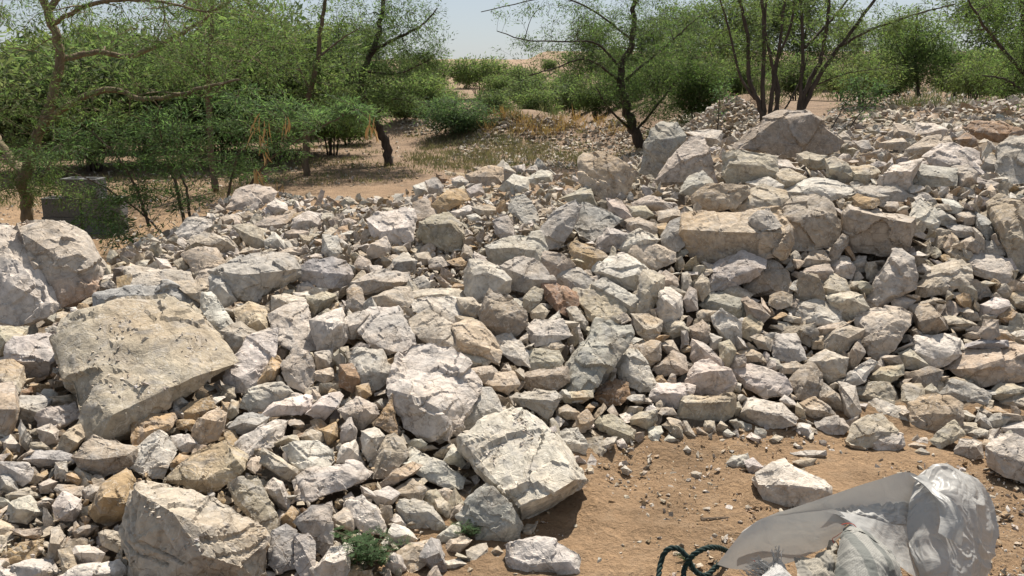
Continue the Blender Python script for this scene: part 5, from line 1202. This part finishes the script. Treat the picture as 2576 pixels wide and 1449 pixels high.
# far layer: rises from the front lip to the tall back edge
V, F = sheet([[(47, 110, D0 - .05), (62, 100.5, D0 - .04), (85, 93, D0 - .01), (115, 83, D0 + .02), (145, 73, D0 + .05), (170, 66.5, D0 + .07), (188, 76, D0 + .08)],
              [(44, 113, D0 - .06), (60, 102, D0 - .04), (85, 97, D0 - .01), (115, 91, D0 + .02), (145, 83, D0 + .05), (172, 78, D0 + .06), (190, 84, D0 + .07)],
              [(42, 116, D0 - .06), (58, 104, D0 - .05), (85, 100, D0 - .02), (115, 98, D0 + .01), (145, 95, D0 + .04), (175, 92, D0 + .05), (192, 95, D0 + .05)],
              [(42, 118, D0 - .05), (60, 108, D0 - .04), (85, 104, D0 - .03), (118, 104, D0 - .01), (148, 106, D0 + .0), (174, 108, D0 + .01), (190, 110, D0 + .0)]], 90, 60, .0025, 3, 5)
part('back_sheet', V, F, PLASTIC)
# crumpled bright strip inside the mouth
V, F = sheet([[(112, 95, D0 + .02), (130, 92, D0 + .03), (150, 90, D0 + .05), (176, 88, D0 + .06)], [(118, 99, D0 - .02), (135, 98, D0 - .02), (155, 99, D0 + .0), (176, 99, D0 + .02)], [(124, 104, D0 - .03), (140, 108, D0 - .03), (158, 106, D0 - .02), (176, 107, D0)]], 90, 60, .010, 5, 9)
part('crumpled_lining', V, F, PLASTIC)
# front flap hanging in shade, tucked back under its lip
V, F = sheet([[(44, 113, D0 - .10), (60, 101.5, D0 - .10), (80, 98.5, D0 - .11), (104, 95.5, D0 - .11), (116, 95, D0 - .09), (126, 103, D0 - .09)],
              [(36, 123, D0 - .10), (55, 115, D0 - .11), (80, 110, D0 - .11), (104, 106, D0 - .105), (116, 104, D0 - .09), (124, 106, D0 - .09)],
              [(28, 133, D0 - .10), (45, 130, D0 - .10), (75, 126, D0 - .095), (104, 118, D0 - .09), (116, 112, D0 - .085), (122, 109, D0 - .09)],
              [(26, 136, D0 - .10), (42, 140, D0 - .09), (72, 137, D0 - .085), (105, 125, D0 - .08), (118, 116, D0 - .08), (121, 111, D0 - .09)]], 90, 50, .003, 8, 5)
part('front_flap', V, F, PLASTIC)
# lower strip that runs from the lip down to the right
V, F = sheet([[(104, 95.5, D0 - .075), (118, 96, D0 - .07), (140, 101, D0 - .06), (160, 106, D0 - .04), (176, 107, D0 + .01)],
              [(112, 97, D0 - .09), (126, 103, D0 - .1), (142, 111, D0 - .11), (160, 120, D0 - .08), (180, 124, D0 - .03)],
              [(118, 99, D0 - .09), (128, 106, D0 - .11), (142, 118, D0 - .15), (158, 129, D0 - .13), (184, 138, D0 - .07)],
              [(119, 101, D0 - .09), (130, 109, D0 - .12), (143, 121, D0 - .17), (160, 135, D0 - .17), (186, 152, D0 - .11)]], 90, 60, .004, 10, 5)
part('lower_strip', V, F, PLASTIC)
# the ballooning crumpled end
V, F = sheet([[(181, 66, D0 + 0.110), (186, 62, D0 + 0.120), (194, 59, D0 + 0.130), (205, 62, D0 + 0.135), (214, 67, D0 + 0.135)],
              [(176, 72, D0 + 0.075), (188, 74, D0 + 0.060), (200, 72, D0 + 0.060), (214, 74, D0 + 0.080), (226, 76, D0 + 0.120)],
              [(172, 88, D0 + 0.025), (188, 88, D0 - 0.010), (204, 88, D0 - 0.020), (220, 88, D0 + 0.020), (234, 91, D0 + 0.100)],
              [(169, 104, D0 - 0.010), (186, 104, D0 - 0.050), (204, 104, D0 - 0.065), (222, 104, D0 - 0.025), (238, 105, D0 + 0.070)],
              [(170, 118, D0 - 0.050), (186, 120, D0 - 0.090), (204, 120, D0 - 0.110), (222, 120, D0 - 0.060), (237, 120, D0 + 0.030)],
              [(174, 133, D0 - 0.100), (188, 136, D0 - 0.135), (205, 136, D0 - 0.150), (221, 136, D0 - 0.100), (233, 136, D0 - 0.010)],
              [(182, 150, D0 - 0.140), (192, 153, D0 - 0.170), (206, 153, D0 - 0.175), (220, 152, D0 - 0.130), (229, 152, D0 - 0.050)]], 150, 170, .011, 14, 7)
part('crumpled_end', V, F, PLASTIC)
# torn fold that crosses the crumpled end
V, F = sheet([[(170, 67, D0 - .03 + 0.100), (180, 74, D0 - .03 + 0.070), (189, 86, D0 - .03 + 0.020), (194, 100, D0 - .03 - 0.040), (193, 112, D0 - .03 - 0.080)], [(174, 70, D0 - .03 + 0.090), (184, 78, D0 - .03 + 0.045), (195, 90, D0 - .03 - 0.020), (202, 103, D0 - .03 - 0.070), (200, 116, D0 - .03 - 0.100)],
              [(183, 68, D0 - .03 + 0.100), (192, 79, D0 - .03 + 0.045), (204, 88, D0 - .03 - 0.030), (212, 103, D0 - .03 - 0.075), (210, 122, D0 - .03 - 0.100)]], 80, 44, .008, 18, 7)
part('torn_fold', V, F, PLASTIC)

ws = empty('woven_sack', c3(140, 148, D0 - .25)); tag(ws, 'grey woven sack with dark bands, stuffed, standing under the plastic', 'sack')
V, F = sheet([[(121, 110, D0 - .10), (126, 107, D0 - .09), (135, 109, D0 - .09), (145, 117, D0 - .12), (157, 127, D0 - .16)],
              [(119, 118, D0 - .16), (126, 115, D0 - .19), (137, 117, D0 - .21), (149, 124, D0 - .22), (161, 132, D0 - .2)],
              [(117, 132, D0 - .22), (126, 131, D0 - .28), (139, 131, D0 - .31), (153, 133, D0 - .3), (165, 139, D0 - .24)],
              [(114, 150, D0 - .3), (125, 153, D0 - .38), (140, 154, D0 - .4), (155, 153, D0 - .36), (167, 152, D0 - .28)]], 70, 70, .006, 25, 9)
part('sack_body', V, F, WOVEN, ws)
V, F = sheet([[(121, 109, D0 - .105), (127, 105.5, D0 - .1), (136, 108, D0 - .1), (146, 116, D0 - .13), (158, 126, D0 - .17)], [(120.5, 112.5, D0 - .13), (127, 110, D0 - .14), (137, 112.5, D0 - .15), (147, 119.5, D0 - .165), (159, 129.5, D0 - .185)]], 60, 8, .003, 26, 12)
part('hem', V, F, WOVEN, ws)
bs = empty('brown_sack', c3(100, 148, D0 - .25)); tag(bs, 'crumpled brown sacking with dark bands lying beside the woven sack', 'sack')
V, F = sheet([[(84, 132, D0 - .16), (95, 132, D0 - .16), (106, 127, D0 - .14), (112, 119, D0 - .12), (120, 121, D0 - .13)], [(86, 140, D0 - .24), (97, 138, D0 - .25), (107, 134, D0 - .24), (113, 130, D0 - .22), (119, 132, D0 - .2)], [(86, 152, D0 - .32), (98, 154, D0 - .34), (108, 153, D0 - .34), (114, 152, D0 - .32), (118, 150, D0 - .3)]], 60, 50, .014, 30, 12)
part('folds', V, F, BURLAP, bs)
fr = empty('frayed_cloth', c3(65, 148, D0 - .22)); tag(fr, 'scrap of white woven cloth with a frayed fringe on the soil', 'cloth')
V, F = sheet([[(62, 139, D0 - .17), (67, 134, D0 - .16), (72, 132, D0 - .15), (77, 137, D0 - .17)], [(60, 145, D0 - .24), (67, 142, D0 - .24), (74, 140, D0 - .23), (82, 143, D0 - .22)], [(56, 153, D0 - .3), (66, 153, D0 - .3), (76, 152, D0 - .3), (84, 149, D0 - .26)]], 40, 36, .007, 33, 14)
part('weave', V, F, FRAY, fr)
V, F = [], []; r = np.random.default_rng(5)
for k in range(90):
    t = r.random(); a = c3(58 + 14 * t, 148 - 16 * t, D0 - .24 + .08 * t); e = a + np.array([-.03 - .03 * r.random(), r.normal() * .01, .012 + .03 * r.random()]) if t < .75 else a + np.array([r.normal() * .012, 0, .03 + .02 * r.random()])
    tube(spline([a, (a + e) / 2 + r.normal(size=3) * .006, e], 5) - np.array(fr.location), .0011, 3, V, F)
mesh_obj('fringe', V, F, FRAY, parent=fr)
REDT, n, b = newmat('red_thread', .7); b.inputs['Base Color'].default_value = (.40, .05, .03, 1)
for k, (pts, lab) in enumerate([([(115, 121), (113, 117), (116, 115), (120, 112)], 'loose red thread on the grey woven sack'), ([(120, 106), (125, 105), (129, 106), (131, 108)], 'red thread stitched into the plastic sack mouth'), ([(54, 133), (57, 137), (60, 137), (64, 136)], 'curled red thread beside the frayed white cloth')]):
    V, F = [], []; p = spline([c3(x, y, D0 - (.17 if k == 2 else .145)) for x, y in pts], 16); base = p[0].copy(); tube(p - base, .0011, 4, V, F); o = mesh_obj('thread', V, F, REDT); o.location = base; tag(o, lab, 'thread')
def stick(p, q, rad, label, seed, bend=.01):
    a, b_ = hit(*p) + np.array([0, 0, rad]), hit(*q) + np.array([0, 0, rad]); r = np.random.default_rng(seed); P = spline([a, a * .66 + b_ * .34 + r.normal(size=3) * bend * [1, 1, .2], a * .33 + b_ * .67 + r.normal(size=3) * bend * [1, 1, .2], b_], 14)
    V, F = [], []; tube(P - a, np.linspace(rad, rad * .45, 14) * r.uniform(.85, 1.15, 14), 6, V, F); o = mesh_obj('dry_stick', V, F, BARK); o.location = a; tag(o, label, 'stick', 'dry sticks on the soil')
stick((1763, 1312), (1898, 1312), .0075, 'straight dry stick lying beside the plastic sack', 1)
stick((1520, 1250), (1568, 1330), .003, 'thin forked dry twig on the soil beside the tilted slab', 2)
stick((1570, 1290), (1602, 1325), .0025, 'short dry twig crossing the soil near the tilted slab', 3)
stick((1450, 1290), (1445, 1335), .002, 'fine upright dry stalk in the shade of the tilted slab', 4)
stick((1640, 1420), (1560, 1440), .002, 'thin dry twig beside the rope loops', 5)
stick((1800, 1128), (1722, 1100), .0025, 'dry weed stalk at the foot of the shaded oblong boulder', 6)

# hollow concrete blocks stacked in the shade behind the huge boulders
CONC, n, b = newmat('concrete_block', .95); tc = N(n, 'ShaderNodeTexCoord'); x = N(n, 'ShaderNodeTexNoise', Scale=60.0, Detail=4.0); L(n, tc.outputs['Object'], x.inputs['Vector']); L(n, ramp(n, x.outputs['Fac'], [(.3, (.10, .10, .10)), (.7, (.17, .168, .163))]), b.inputs['Base Color'])
bmx = bmesh.new()
def bbox(x0, x1, y0, y1, z0, z1):
    m_ = bmesh.ops.create_cube(bmx, size=1)['verts']
    for v in m_: v.co = Vector(((v.co.x + .5) * (x1 - x0) + x0, (v.co.y + .5) * (y1 - y0) + y0, (v.co.z + .5) * (z1 - z0) + z0))
for y0 in (-.1, .07): bbox(-.2, .2, y0, y0 + .03, 0, .2)
for x0 in (-.2, -.016, .168): bbox(x0, x0 + .032, -.068, .068, .001, .199)
bmesh.ops.bevel(bmx, geom=bmx.edges[:], offset=.004, segments=1, affect='EDGES')
bme = bpy.data.meshes.new('concrete_block'); bmx.to_mesh(bme); bmx.free(); bme.materials.append(CONC)
p0 = hit(190, 600)
for k, (dx, dz, rz, lab) in enumerate([(-.24, 0, .05, 'hollow concrete block at the foot of the stack, nearer the tree trunk'), (.19, 0, -.04, 'hollow concrete block at the foot of the stack, nearer the shrub'), (-.22, .203, .0, 'hollow concrete block in the stack, set on the block by the trunk'), (.2, .203, .06, 'hollow concrete block in the stack, set on the block by the shrub'), (.0, .406, -.1, 'hollow concrete block topping the stack')]):
    o = bpy.data.objects.new('concrete_block', bme); col.objects.link(o); o.location = (p0[0] + dx, p0[1] + .3, float(terr(np.array([p0[0]]), np.array([p0[1] + .3]))[0]) + dz - .01); o.rotation_euler = (0, 0, rz); tag(o, lab, 'block', 'stacked concrete blocks')
